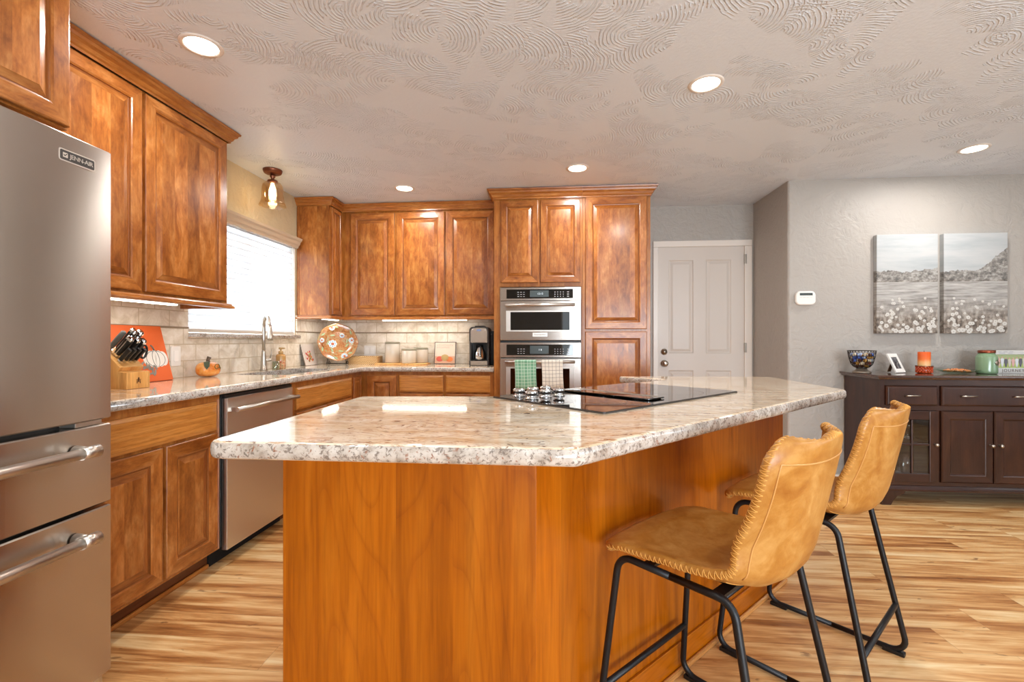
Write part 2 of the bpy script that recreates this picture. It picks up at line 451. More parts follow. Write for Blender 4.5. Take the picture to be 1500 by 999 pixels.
RAISED = [(0, 0), (0, .016), (.0025, .019), (.006, .020), (.054, .020), (.058, .0175), (.0605, .0165), (.0625, .011), (.066, .010), (.070, .0105), (.094, .0175), (.096, .0185)]
SLAB = [(0, 0), (0, .0135), (.003, .0145), (.013, .019), (.015, .020)]
def panel(face, u0, u1, v0, v1, w, prof=RAISED, mb=None, sc_=1.0):
    """profiled door or drawer front on a plane at depth w; U across, V up."""
    U, V, W = frame_axes(face); mb = mb or MB(); o = len(mb.v)
    ug, vg = ('y', 'z') if face == '+x' else ('x', 'z')
    for ins, d in prof:
        i = ins * sc_
        for a, b in ((u0 + i, v0 + i), (u1 - i, v0 + i), (u1 - i, v1 - i), (u0 + i, v1 - i)):
            mb.v.append(tuple(U * a + V * b + W * (d + (w if face == '+x' else -w))))
    n = len(prof)
    for k in range(n - 1):
        for i in range(4):
            j = (i + 1) % 4
            mb.f.append([o + k * 4 + i, o + k * 4 + j, o + (k + 1) * 4 + j, o + (k + 1) * 4 + i])
            mb.g.append((ug if i in (0, 2) else vg) if prof is not SLAB else ug); mb.sm.append(False)
            if prof is RAISED and k in (6, 7, 8): mb.mi[len(mb.f) - 1] = 1
    mb.f.append([o + (n - 1) * 4 + i for i in range(4)]); mb.g.append(vg if prof is not SLAB else ug); mb.sm.append(False)
    mb.f.append([o + i for i in (3, 2, 1, 0)]); mb.g.append(vg); mb.sm.append(False)
    return mb

def text_mesh(s, size, depth=.0006, spacing=1.0):
    cu = bpy.data.curves.new('lettering', 'FONT'); cu.body = s; cu.size = size; cu.extrude = depth; cu.align_x = 'CENTER'; cu.align_y = 'CENTER'
    cu.space_character = spacing
    o = bpy.data.objects.new('lettering', cu); COL.objects.link(o)
    dg = bpy.context.evaluated_depsgraph_get(); me = bpy.data.meshes.new_from_object(o.evaluated_get(dg))
    bpy.data.objects.remove(o); return me

def text(name, s, size, face, loc, m, parent, spacing=1.0, mat4=None, sx=1.0):
    me = text_mesh(s, size, spacing=spacing)
    if mat4 is None:
        U, V, W = frame_axes(face)
        mat4 = Matrix(((U.x * sx, V.x, W.x, loc[0]), (U.y * sx, V.y, W.y, loc[1]), (U.z * sx, V.z, W.z, loc[2]), (0, 0, 0, 1)))
    me.transform(mat4)
    off = Vector((0, 0, 0)); q = parent
    while q is not None: off += q.location; q = q.parent
    me.transform(Matrix.Translation(-off)); me.materials.clear(); me.materials.append(M[m])
    o = bpy.data.objects.new(name, me); COL.objects.link(o); o.parent = parent; return o

def rr(u0, u1, v0, v1, r, n=5):
    return fillet([(u0, v0), (u1, v0), (u1, v1), (u0, v1)], r, n)

def plate(face, poly, w, t, mb=None):
    """a polygon in face coordinates extruded outward by t."""
    U, V, W = frame_axes(face); mb = mb or MB(); base = w if face == '+x' else -w
    mb.loft([[U * a + V * b + W * (base + d) for a, b in poly] for d in (0, t)]); return mb

# ------------------------------------------------------------------ the room
XL, YB, ZC = -2.27, 4.50, 2.41       # left wall, back wall, ceiling
XR1, YD = 1.865, 3.86                # return wall, dining wall
XE, YR = 5.0, -2.6                   # right wall, rear wall
struct('floor', MB().box(XL - .1, XE + .1, YR - .1, YB + .1, -.05, 0), 'floor')
struct('ceiling', MB().box(XL - .1, XE + .1, YR - .1, YB + .1, ZC, ZC + .06), 'ceiling')
WY0, WY1, WZ0, WZ1 = 2.715, 3.93, 1.19, 2.0
w = MB()
w.box(XL - .12, XL, YR, WY0, 0, ZC); w.box(XL - .12, XL, WY1, YB + .1, 0, ZC)
w.box(XL - .12, XL, WY0, WY1, 0, WZ0 - .035); w.box(XL - .12, XL, WY0, WY1, WZ1, ZC)
struct('wall_left', w, 'wall_left')
DX0, DX1, DZ = .985, 1.795, 2.035
w = MB(); w.box(XL, DX0, YB, YB + .1, 0, ZC); w.box(DX0, DX1, YB, YB + .1, DZ, ZC); w.box(DX1, XR1 + .1, YB, YB + .1, 0, ZC)
struct('wall_back', w, 'wall')
w = MB(); w.prism(fillet([(XR1, YB), (XR1, YD), (XE, YD), (XE, YB)], [0, .02, 0, 0]), 0, ZC)
struct('wall_dining', w, 'wall')
w = MB(); w.box(XE, XE + .12, YR, -.45, 0, ZC); w.box(XE, XE + .12, 2.25, YB, 0, ZC); w.box(XE, XE + .12, -.45, 2.25, 0, .7); w.box(XE, XE + .12, -.45, 2.25, 2.2, ZC)
struct('wall_right', w, 'wall')
w = MB(); w.box(XL, .2, YR - .12, YR, 0, ZC); w.box(3.3, XE, YR - .12, YR, 0, ZC); w.box(.2, 3.3, YR - .12, YR, 2.1, ZC)
struct('wall_rear', w, 'wall')
# assumed openings behind and beside the camera, added for the fill light
def assumed_window(n, face, a0, a1, z0, z1, pos, bars):
    root = bpy.data.objects.new('window_%d' % n, None); COL.objects.link(root); root['kind'] = 'structure'
    f = MB(); gl = MB()
    def put(mb, u0, u1, v0, v1, d0, d1):
        mb.box(u0, u1, pos + d0, pos + d1, v0, v1) if face == 'y' else mb.box(pos + d0, pos + d1, u0, u1, v0, v1)
    for u in [a0 + (a1 - a0) * k / bars for k in range(bars + 1)]: put(f, max(a0, u - .03), min(a1, u + .03), z0, z1, -.03, .03)
    put(f, a0, a1, z0, z0 + .06, -.03, .03); put(f, a0, a1, z1 - .06, z1, -.03, .03)
    put(gl, a0, a1, z0, z1, -.003, .003)
    obj('window_frame', f, 'white_trim', root); obj('window_pane', gl, 'glass', root)
assumed_window(2, 'y', .2, 3.3, 0, 2.1, YR - .06, 2)
assumed_window(3, 'x', -.45, 2.25, .7, 2.2, XE + .06, 3)

# kitchen window
root = bpy.data.objects.new('window_1', None); COL.objects.link(root); root.location = (XL, 3.32, WZ0); root['kind'] = 'structure'
f = MB()
for y0, y1, z0, z1 in ((WY0, WY0 + .045, WZ0, WZ1), (WY1 - .045, WY1, WZ0, WZ1), (WY0, WY1, WZ0, WZ0 + .045), (WY0, WY1, WZ1 - .045, WZ1), (3.30, 3.34, WZ0, WZ1)):
    f.box(XL - .10, XL - .06, y0, y1, z0, z1)
obj('window_frame', f, 'white_trim', root, bevel=.003)
obj('window_pane', MB().box(XL - .083, XL - .079, WY0, WY1, WZ0, WZ1), 'glass', root)
f = MB().box(XL - .058, XL - .001, WY0 + .0005, WY0 + .005, WZ0 + .001, WZ1 - .001); f.box(XL - .058, XL - .001, WY1 - .005, WY1 - .0005, WZ0 + .001, WZ1 - .001)
obj('window_reveal', f, 'white_trim', root)
t = slab([(XL - .055, WY0 - .01), (XL + .05, WY0 - .01), (XL + .05, WY1 + .01), (XL - .055, WY1 + .01)], WZ0 - .035, WZ0, p=.6)
o = struct('trim_3', t, 'granite')
# blind
b = thing('window_blind', 'white slatted blind hanging closed in the window above the sink', 'blind', (XL, 3.32, WZ0))
s = MB(); n = 17
for k in range(n):
    z = 1.235 + k * (1.975 - 1.235) / (n - 1); tilt = R(66)
    c, d = .0275 * math.cos(tilt), .0275 * math.sin(tilt)
    for off in (0,):
        s.loft([[(XL - .028 - c, y, z + d - .0012), (XL - .028 + c, y, z - d - .0012), (XL - .028 + c, y, z - d + .0012), (XL - .028 - c, y, z + d + .0012)] for y in (WY0 + .006, WY1 - .006)], g='y')
obj('slats', s, 'blind', b)
obj('bottom_rail', MB().box(XL - .052, XL - .006, WY0 + .006, WY1 - .006, WZ0 + .004, WZ0 + .026, 'y'), plain('blind_rail', '#b9aea4', .5), b, bevel=.004)
obj('head_rail', MB().box(XL - .055, XL - .004, WY0 + .004, WY1 - .004, 1.965, 1.998, 'y'), 'white_plastic', b)
for y in (WY0 + .16, 3.32, WY1 - .16): obj('ladder_cord', MB().tube([(XL - .004, y, 1.97), (XL - .004, y, WZ0 + .02)], .0008, 6), 'white_plastic', b)
wand = MB().tube([(XL + .012, WY1 - .06, 1.96), (XL + .014, WY1 - .06, 1.36)], .003, 8); wand.lathe([(.002, -.03), (.007, -.025), (.006, 0), (.002, .006)], (XL + .014, WY1 - .06, 1.345), 10)
obj('tilt_wand', wand, 'white_plastic', b)
cor = thing('window_cornice', 'taupe moulded wooden cornice across the top of the sink window', 'cornice', (XL, 3.32, 1.96))
prof = [(0, 1.955), (.030, 1.955), (.034, 1.972), (.046, 1.985), (.052, 2.005), (.066, 2.018), (.070, 2.036), (0, 2.036)]
obj('cornice_board', sweep([(XL, WY0 - .03), (XL, WY1 + .0)], [(o_, z) for o_, z in prof], g='y'), 'cornice', cor)

# backsplash tiles (with the pencil liner) along both walls
LZ = 1.219
t = MB(); bx = XL + .012
for y0, y1, z0, z1 in ((1.40, WY0 - .01, .914, LZ - .006), (1.40, WY0 - .01, LZ + .006, 1.362), (WY0 - .01, WY1 + .01, .914, WZ0 - .036), (WY1 + .01, YB, .914, LZ - .006), (WY1 + .01, YB, LZ + .006, 1.362)):
    t.box(XL, bx, y0, y1, z0, z1, 'z')
struct('trim_1', t, 'tile')
t = MB()
for z0, z1 in ((.914, LZ - .006), (LZ + .006, 1.362)): t.box(bx, -.492, YB - .012, YB, z0, z1, 'z')
struct('trim_2', t, 'tile')
ln = MB(); ln.box(XL, bx + .006, 1.40, WY0 - .01, LZ - .006, LZ + .006); ln.box(XL, bx + .006, WY1 + .01, YB, LZ - .006, LZ + .006); ln.box(bx + .006, -.492, YB - .018, YB, LZ - .006, LZ + .006)
struct('trim_4', ln, plain('dark_pencil_liner', '#8b7760', .4), bevel=.003)

# passage door with casing
root = bpy.data.objects.new('door_1', None); COL.objects.link(root); root.location = ((DX0 + DX1) / 2, YB, 0); root['kind'] = 'structure'
c = MB()
CAS = [(0, 0), (.055, 0), (.055, .016), (.045, .018), (.012, .012), (0, .010)]
x0, x1, zt = DX0 - .042 + .012, DX1 + .042 + .012, DZ + .045
for a, b_, z0, z1 in ((x0 - .005, DX0 + .012, 0, DZ - .0125), (DX1 - .012, x1, 0, DZ - .0125)): c.box(a, b_, YB - .016, YB - .0005, z0, z1)
c.box(x0 - .005, x1, YB - .016, YB - .0005, DZ - .012, zt, 'x')
obj('door_casing', c, 'white_trim', root, bevel=.005, seg=3)
dm = MB().box(DX0 + .006, DX1 - .006, YB + .004, YB + .045, .008, DZ - .006)
DP = [(0, .0), (.012, .007), (.018, .007), (.040, .001), (.045, .0015)]
dlo = MB().box(DX0 + .006, DX1 - .006, YB + .012, YB + .045, .008, DZ - .006)
xs = [DX0 + .006, 1.097, 1.325, 1.437, 1.668, DX1 - .006]; zs = [.008, .23, .86, 1.02, 1.90, DZ - .006]
dlo = MB()
for i in range(5):
    for j in range(5):
        if i in (1, 3) and j in (1, 3):
            o0 = len(dlo.v)
            for ins, dd in ((0, 0), (.010, -.008), (.018, -.008), (.040, -.001), (.042, -.001)):
                dlo.v += [(xs[i] + ins, YB + .004 - dd, zs[j] + ins), (xs[i + 1] - ins, YB + .004 - dd, zs[j] + ins), (xs[i + 1] - ins, YB + .004 - dd, zs[j + 1] - ins), (xs[i] + ins, YB + .004 - dd, zs[j + 1] - ins)]
            for k in range(4):
                for q in range(4):
                    dlo.f.append([o0 + k * 4 + q, o0 + k * 4 + (q + 1) % 4, o0 + k * 4 + 4 + (q + 1) % 4, o0 + k * 4 + 4 + q]); dlo.g.append('z'); dlo.sm.append(False)
            dlo.f.append([o0 + 16 + q for q in range(4)]); dlo.g.append('z'); dlo.sm.append(False)
        else:
            dlo.add([(xs[i], YB + .004, zs[j]), (xs[i + 1], YB + .004, zs[j]), (xs[i + 1], YB + .004, zs[j + 1]), (xs[i], YB + .004, zs[j + 1])], [(0, 1, 2, 3)])
dlo.box(DX0 + .006, DX1 - .006, YB + .02, YB + .045, .008, DZ - .006)
obj('door_leaf', dlo, 'door_paint', root, recalc=False)
obj('deadbolt', MB().lathe([(.030, 0), (.030, .006), (.026, .012), (.012, .013), (.012, .022), (.001, .022)], (1.055, YB + .004, 1.035), 24, 'y'), 'nickel', root)
obj('door_knob', MB().lathe([(.032, 0), (.032, .005), (.028, .010), (.012, .013), (.012, .030), (.024, .036), (.029, .048), (.026, .060), (.014, .067), (.001, .068)], (1.055, YB + .004, .925), 24, 'y'), 'nickel', root)
for z in (.25, 1.075, 1.90):
    obj('hinge', MB().box(DX1 - .014, DX1 + .006, YB - .018, YB + .006, z - .045, z + .045), 'nickel', root, bevel=.003)
bb = MB(); bb.box(1.90, XE, YD - .014, YD, 0, .09, 'x')
struct('baseboard_dining', bb, 'white_trim', bevel=.004)
bb = MB(); bb.box(XR1 - .014, XR1, YD + .0, YB - .02, 0, .09, 'y'); struct('baseboard_return', bb, 'white_trim', bevel=.004)

# ------------------------------------------------------------------ cabinets
CROWN = [(0, 0), (.004, 0), (.005, .010), (.012, .016), (.018, .030), (.030, .040), (.034, .052), (.042, .056), (.044, .066), (0, .066)]
RAIL = [(-.02, 0), (.022, 0), (.026, .006), (.024, .014), (.016, .020), (.012, .028), (-.02, .028)]
def crown(path, z, parent, g, s=1.0): obj('crown_moulding', sweep(path, [(o * s, z + h * s) for o, h in CROWN], g), 'maple_frame', parent)
def rail(path, z, parent, g): obj('light_rail', sweep(path, [(o, z + h) for o, h in RAIL], g), 'maple_frame', parent)

def door(parent, face, u0, u1, v0, v1, w, sc_=1.0, name='door', m='maple'):
    return obj(name, panel(face, u0, u1, v0, v1, w, RAISED, sc_=sc_), m, parent)
def drawer(parent, face, u0, u1, v0, v1, w, name='drawer', m='maple_drawer'):
    return obj(name, panel(face, u0, u1, v0, v1, w, SLAB), m, parent)

# wall cabinet over the left counter
t = thing('wall_cabinet', 'two-door stained maple wall cabinet left of the sink window', 'cabinet', (XL, 2.07, 1.345), 'stained maple wall cabinets')
obj('cabinet_body', MB().box(XL, -1.97, 1.482, 2.662, 1.36, 2.345), 'maple_frame', t, bevel=.002)
door(t, '+x', 1.505, 2.058, 1.375, 2.33, -1.97); door(t, '+x', 2.076, 2.632, 1.375, 2.33, -1.97)
crown([(-1.952, 1.482), (-1.952, 2.662), (XL, 2.662)], 2.338, t, 'y')
rail([(-1.962, 1.482), (-1.962, 2.662), (XL, 2.662)], 1.333, t, 'y')
# deep cabinet over the refrigerator
t = thing('refrigerator_cabinet', 'deep stained maple cabinet mounted above the steel refrigerator', 'cabinet', (XL, .98, 1.87), 'stained maple wall cabinets')
obj('cabinet_body', MB().box(XL, -1.68, .47, 1.476, 1.868, 2.40), 'maple_frame', t, bevel=.002)
door(t, '+x', .49, .967, 1.875, 2.375, -1.68); door(t, '+x', .975, 1.468, 1.875, 2.375, -1.68)
# corner wall cabinet
t = thing('wall_cabinet', 'narrow stained maple wall cabinet in the corner, its side lit by the window', 'cabinet', (XL, 4.2, 1.345), 'stained maple wall cabinets')
obj('cabinet_body', MB().box(XL, -1.97, 3.962, YB, 1.36, 2.345), 'maple_frame', t, bevel=.002)
sp = MB().box(XL + .004, -2.245, 3.952, 3.962, 1.37, 2.335); sp.box(-1.99, -1.968, 3.952, 3.962, 1.37, 2.335); sp.box(XL + .004, -1.968, 3.9575, 3.962, 1.37, 2.335)
obj('side_panel', sp, 'maple', t, bevel=.001)
door(t, '+x', 3.985, 4.172, 1.375, 2.33, -1.97, sc_=.62)
crown([(XL, 3.957), (-1.957, 3.957), (-1.957, 4.165)], 2.338, t, 'x')
rail([(XL, 3.962), (-1.962, 3.962), (-1.962, 4.192)], 1.333, t, 'x')
# back wall cabinet
t = thing('wall_cabinet', 'three-door stained maple wall cabinet on the back wall beside the ovens', 'cabinet', (-1.2, YB, 1.345), 'stained maple wall cabinets')
obj('cabinet_body', MB().box(-1.968, -.495, 4.20, YB, 1.36, 2.345), 'maple_frame', t, bevel=.002)
for a, b_ in ((-1.875, -1.457), (-1.437, -.985), (-.966, -.525)): door(t, '-y', a, b_, 1.375, 2.325, 4.20)
crown([(-1.957, 4.182), (-.495, 4.182)], 2.338, t, 'x')
rail([(-1.96, 4.192), (-.495, 4.192)], 1.333, t, 'x')

# base cabinets, left run
def base_body(mb, x0, x1, y0, y1): return mb.box(x0, x1, y0, y1, .10, .872)
t = thing('base_cabinet', 'stained maple base cabinet with one wide drawer beside the dishwasher', 'cabinet', (-1.95, 1.8, 0), 'stained maple base cabinets')
obj('cabinet_body', MB().box(XL + .004, -1.657, 1.432, 2.186, .10, .872), 'maple_frame', t, bevel=.002)
drawer(t, '+x', 1.455, 2.152, .70, .838, -1.657)
door(t, '+x', 1.455, 1.829, .12, .685, -1.657); door(t, '+x', 1.846, 2.152, .12, .685, -1.657)
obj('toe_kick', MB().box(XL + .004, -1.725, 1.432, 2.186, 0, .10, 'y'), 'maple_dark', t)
obj('shoe_moulding', MB().box(-1.7245, -1.712, 1.432, 2.186, 0, .022, 'y'), 'maple_frame', t, bevel=.006)
t = thing('sink_base_cabinet', 'stained maple sink base cabinet with a wide false drawer front', 'cabinet', (-1.95, 3.26, 0), 'stained maple base cabinets')
sk = MB().box(XL + .004, -1.657, 2.812, 3.705, .10, .66); sk.box(-1.677, -1.657, 2.812, 3.705, .66, .872)
sk.box(XL + .004, -1.677, 2.812, 2.83, .66, .872); sk.box(XL + .004, -1.677, 3.687, 3.705, .66, .872)
obj('cabinet_body', sk, 'maple_frame', t)
drawer(t, '+x', 2.862, 3.686, .69, .836, -1.657, 'drawer_front'); door(t, '+x', 2.862, 3.268, .12, .672, -1.657); door(t, '+x', 3.28, 3.686, .12, .672, -1.657)
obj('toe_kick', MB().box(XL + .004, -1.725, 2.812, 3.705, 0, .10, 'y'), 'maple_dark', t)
t = thing('corner_base_cabinet', 'stained maple corner base cabinet with two doors meeting at the inside corner', 'cabinet', (-1.95, 4.2, 0), 'stained maple base cabinets')
bd = MB().prism([(XL + .004, 3.707), (-1.657, 3.707), (-1.657, 3.91), (-1.322, 3.91), (-1.322, YB - .014), (XL + .004, YB - .014)], .10, .872)
obj('cabinet_body', bd, 'maple_frame', t)
door(t, '+x', 3.722, 3.878, .12, .836, -1.657, sc_=.5); door(t, '-y', -1.598, -1.336, .12, .842, 3.91)
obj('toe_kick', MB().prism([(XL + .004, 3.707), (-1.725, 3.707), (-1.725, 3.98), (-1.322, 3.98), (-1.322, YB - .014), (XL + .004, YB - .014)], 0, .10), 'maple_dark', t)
t = thing('base_cabinet', 'stained maple base cabinet with two drawers along the back wall', 'cabinet', (-.9, 4.2, 0), 'stained maple base cabinets')
obj('cabinet_body', MB().box(-1.320, -.493, 3.91, YB - .012, .10, .872), 'maple_frame', t, bevel=.002)
for a, b_ in ((-1.312, -.929), (-.904, -.525)):
    drawer(t, '-y', a, b_, .70, .842, 3.91); door(t, '-y', a, b_, .12, .685, 3.91)
obj('toe_kick', MB().box(-1.320, -.493, 3.98, YB - .012, 0, .10, 'x'), 'maple_dark', t)

# tall oven and pantry cabinets
t = thing('oven_cabinet', 'tall stained maple oven cabinet holding the double wall oven', 'cabinet', (-.12, 4.2, 0), 'tall stained maple cabinets')
bd = MB(); YF = 3.892
bd.box(-.490, -.440, YF, YB - .012, .10, 2.36); bd.box(.240, .248, YF, YB - .012, .10, 2.36); bd.box(-.440, .240, YF, YB - .012, 1.592, 2.36); bd.box(-.440, .240, YF, YB - .012, .10, .44); bd.box(-.440, .240, 4.46, YB - .012, .44, 1.592)
obj('cabinet_body', bd, 'maple_frame', t)
door(t, '-y', -.430, -.118, 1.625, 2.312, YF, sc_=.85); door(t, '-y', -.098, .232, 1.625, 2.312, YF, sc_=.85)
drawer(t, '-y', -.430, .232, .13, .42, YF)
obj('toe_kick', MB().box(-.49, .248, 3.96, YB - .012, 0, .10, 'x'), 'maple_dark', t)
crown([(-.490, 4.20), (-.490, YF - .012), (.2485, YF - .012)], 2.325, t, 'x', 1.2)
t = thing('pantry_cabinet', 'tall stained maple pantry cabinet between the ovens and the white door', 'cabinet', (.52, 4.2, 0), 'tall stained maple cabinets')
obj('cabinet_body', MB().box(.2495, .802, YF, YB - .012, .10, 2.36), 'maple_frame', t, bevel=.002)
door(t, '-y', .272, .770, 1.235, 2.325, YF); door(t, '-y', .272, .770, .13, 1.215, YF)
obj('toe_kick', MB().box(.2495, .802, 3.96, YB - .012, 0, .10, 'x'), 'maple_dark', t)
crown([(.2495, YF - .012), (.802, YF - .012), (.802, YB - .012)], 2.325, t, 'x', 1.2)

# ------------------------------------------------------------------ worktops and sink
def cut(mb, x0, x1, y0, y1, z0, z1):
    a = obj('blank', mb, None); cpoly = MB().prism(rr(x0, x1, y0, y1, .04), z0, z1); c_ = obj('cutter', cpoly, None)
    md = a.modifiers.new('cut', 'BOOLEAN'); md.object = c_; md.operation = 'DIFFERENCE'; md.solver = 'EXACT'
    dg = bpy.context.evaluated_depsgraph_get(); me = bpy.data.meshes.new_from_object(a.evaluated_get(dg))
    bpy.data.objects.remove(a); bpy.data.objects.remove(c_); return me
lp = fillet([(XL + .001, 1.432), (-1.615, 1.432), (-1.615, 3.865), (-.494, 3.865), (-.494, YB - .013), (XL + .001, YB - .013)], [0, .0, .03, .0, 0, 0])
me = cut(slab(lp, .874, .914, p=.5), -2.095, -1.735, 2.90, 3.60, .80, 1.0)
me.name = 'kitchen_worktop'; me.materials.clear(); me.materials.append(M['granite'])
o = bpy.data.objects.new('kitchen_worktop', me); COL.objects.link(o)
tag(o, 'L-shaped beige granite worktop along the left and back walls', 'worktop')
t = thing('kitchen_sink', 'undermounted stainless sink in the granite below the window', 'sink', (-1.915, 3.25, .69))
sb = MB(); r0 = rr(-2.105, -1.725, 2.89, 3.61, .045); r1 = rr(-2.095, -1.735, 2.90, 3.60, .05)
sb.loft([[(x, y, .8735) for x, y in r0], [(x, y, .69) for x, y in r0]], cap0=False, cap1=True); sb.loft([[(x, y, .8735) for x, y in r0], [(x, y, .8735) for x, y in r1], [(x, y, .70) for x, y in r1]], cap0=False, cap1=True)
obj('basin', sb, 'steel_smooth', t, recalc=False)
obj('drain', MB().lathe([(.045, 0), (.045, .004), (.03, .002), (.001, .001)], (-1.92, 3.25, .7005), 24), 'chrome', t)

# ------------------------------------------------------------------ island
IT = [(-.775, .965), (.052, .965), (1.345, 2.25), (1.36, 3.03), (.385, 2.99), (.66, 2.76), (-.235, 1.865), (-.775, 1.82)]
IT = fillet(IT, [.04, .03, .035, .05, .022, .03, .05, .04])
o = obj('island_worktop', slab(IT, .874, .914, p=.5), 'granite'); tag(o, 'angular beige granite island worktop with the black cooktop set in it', 'worktop')
t = thing('kitchen_island', 'angled amber maple island base under the granite top', 'island', (.1, 1.8, 0))
IB = [(-.700, 1.189), (-.053, 1.189), (1.078, 2.320), (1.078, 2.90), (.74, 2.77), (-.17, 1.80), (-.700, 1.76)]
obj('carcass', MB().prism(inset(IB, .004), 0, .873), 'island_wood', t)
obj('front_panel', MB().box(-.712, -.041, 1.174, 1.189, .0, .8735), 'island_wood', t, bevel=.0015)
d = .7071
def rotbox(u0, u1, n0, n1, z0, z1, o0=(-.041, 1.174), g='z'):
    mb = MB().box(u0, u1, n0, n1, z0, z1, g); m4 = Matrix(((d, -d, 0, o0[0]), (d, d, 0, o0[1]), (0, 0, 1, 0), (0, 0, 0, 1))); return mb, m4
def part_rot(name, mb, m4, m, parent, bevel=0):
    o = obj(name, mb, m, parent, world=False, bevel=bevel); o.matrix_local = Matrix.Translation(-parent.location) @ m4; return o
mb, m4 = rotbox(0.0, 1.60, 0, .0148, 0, .8735); part_rot('seating_panel', mb, m4, 'island_wood', t, .0015)
mb, m4 = rotbox(.0, 1.60, -.008, -.0003, .0, .10, g='x'); part_rot('base_trim', mb, m4, 'island_wood', t, .002)
mb, m4 = rotbox(.0, 1.60, -.022, -.0083, .0, .020, g='x'); part_rot('shoe_moulding', mb, m4, 'pine_shoe', t, .006)
mb = MB().box(-.712, -.041, 1.166, 1.1738, 0, .10, 'x'); obj('base_trim', mb, 'island_wood', t, bevel=.002)

# cooktop, local: x along the long side, y across
CL, CW = .925, .548
ct = thing('cooktop', 'black glass electric cooktop with six chrome knobs set in the island', 'cooktop', (.1570 - .0, 1.4315, .9142), rz=R(45.7))
def lp_(mb, name, m, parent=ct, **k): return obj(name, mb, m, parent, world=False, **k)
lp_(MB().loft([[(x, y, z) for x, y in inset(rr(0, CL, 0, CW, .012), i)] for z, i in ((0, .001), (.003, 0), (.006, .001))]), 'glass_top', 'black_glass')
bt = MB().loft([[(x, y, z) for x, y in inset(rr(-.0015, CL + .0015, -.0015, CW + .0015, .013), i)] for z, i in ((0, 0), (.0045, 0))]); lp_(bt, 'rim', plain('dark_cooktop_rim', '#4a4541', .35, .5))
v = MB(); vx0, vx1 = .335, .445
v.loft([[(x, y, z) for x, y in inset(rr(vx0, vx1, .06, .50, .012), i)] for z, i in ((.0062, .012), (.0085, .010), (.009, 0), (.0125, 0), (.0135, .003))])
vent = lp_(v, 'downdraft_vent', 'black_glass')
sl = MB()
for k in range(4): sl.box(vx0 + .068 + k * .010, vx0 + .072 + k * .010, .08, .48, .0130, .0142)
o = obj('vent_slot', sl, 'steel_smooth', vent, world=False)
for col_ in range(3):
    for row in range(2):
        kx = .058 + col_ * .074 + row * .016; ky = .385 + row * .088
        kb = MB().lathe([(.024, .006), (.024, .010), (.017, .012), (.016, .020), (.023, .023), (.0235, .033), (.020, .037), (.001, .038)], (kx, ky, 0), 28)
        k_ = lp_(kb, 'burner_knob', 'chrome')
ink = plain('grey_burner_print', '#2b2b2b', .3)
for (bx_, by_, br_) in ((.20, .17, .09), (.68, .16, .115), (.70, .41, .085)):
    rg = MB()
    for q in (br_,): rg.loft([[(bx_ + (q + e) * math.cos(2 * math.pi * i / 48), by_ + (q + e) * math.sin(2 * math.pi * i / 48), .0062) for i in range(48)] for e in (0, .0015)], cap0=False, cap1=False)
    lp_(rg, 'burner_marking', ink)

# ------------------------------------------------------------------ appliances
# refrigerator
FX = -1.45
t = thing('refrigerator', 'stainless french-door refrigerator with two drawers at the left edge', 'refrigerator', (-1.85, .955, 0))
obj('cabinet', MB().box(XL + .01, FX - .075, .505, 1.395, .012, 1.742), plain('dark_grey_fridge_side', '#5a544f', .45, .4), t, bevel=.004)
def curved_front(y0, y1, z0, z1, bulge=.010, yc0=.5, yc1=1.41):
    rings = []
    for z, i in ((z0, .004), (z0 + .004, 0), (z1 - .004, 0), (z1, .004)):
        pts = []
        for k in range(13):
            y = y0 + i + (y1 - y0 - 2 * i) * k / 12; s_ = (y - (yc0 + yc1) / 2) / ((yc1 - yc0) / 2)
            pts.append((FX - i + bulge * (1 - s_ * s_) , y, z))
        pts += [(FX - .07, y1 - i, z), (FX - .07, y0 + i, z)]
        rings.append(pts)
    return MB().loft(rings)
d1 = obj('door', curved_front(.958, 1.41, .885, 1.757), 'steel', t); d0 = obj('door', curved_front(.50, .952, .885, 1.757), 'steel', t)
dr1 = obj('drawer', curved_front(.50, 1.41, .612, .868), 'steel', t); dr0 = obj('drawer', curved_front(.50, 1.41, .055, .602), 'steel', t)
obj('hinge_cover', MB().box(FX - .06, FX - .005, 1.30, 1.385, .869, .884), 'steel_smooth', t, bevel=.002)
obj('kick_plate', MB().box(FX - .075, FX - .02, .51, 1.40, .0, .048), 'steel_smooth', t)
def pro_handle(a, b_, r, parent, m='steel_smooth', cap=.0):
    """bar from a to b with flanged end posts that reach back to the face."""
    A, B = Vector(a), Vector(b_); u = (B - A).normalized()
    h = MB().tube([A, B], r, 20)
    for P, sgn in ((A, 1), (B, -1)):
        h.tube([P - u * sgn * .004, P + u * sgn * .048], r * 1.22, 20)
        base = P + u * sgn * .022
        h.tube([base, base + Vector((-.046, 0, 0))], [r * 1.05, r * 1.25], 14)
    return obj('handle', h, m, parent)
pro_handle((FX + .055, .60, .800), (FX + .055, 1.312, .800), .0155, dr1); pro_handle((FX + .055, .60, .533), (FX + .055, 1.312, .533), .0155, dr0)
pro_handle((FX + .055, 1.0, 1.0), (FX + .055, 1.0, 1.65), .0155, d1); pro_handle((FX + .055, .91, 1.0), (FX + .055, .91, 1.65), .0155, d0)
bx_ = FX + .0045
bd = obj('badge', plate('+x', rr(1.243, 1.352, 1.672, 1.708, .006), bx_ - .002, .004), 'steel_smooth', d1)
obj('badge_field', plate('+x', rr(1.2465, 1.3485, 1.6755, 1.7045, .004), bx_ + .0021, .0006), plain('badge_dark', '#3a3532', .4), bd)
text('lettering', 'JENN-AIR', .0185, '+x', (bx_ + .0032, 1.3085, 1.6900), 'steel_smooth', bd, spacing=.9, sx=1.0)
em = MB(); plate('+x', rr(1.2535, 1.2675, 1.683, 1.697, .001), bx_ + .0028, .0004, em)
obj('emblem', em, 'steel_smooth', bd)
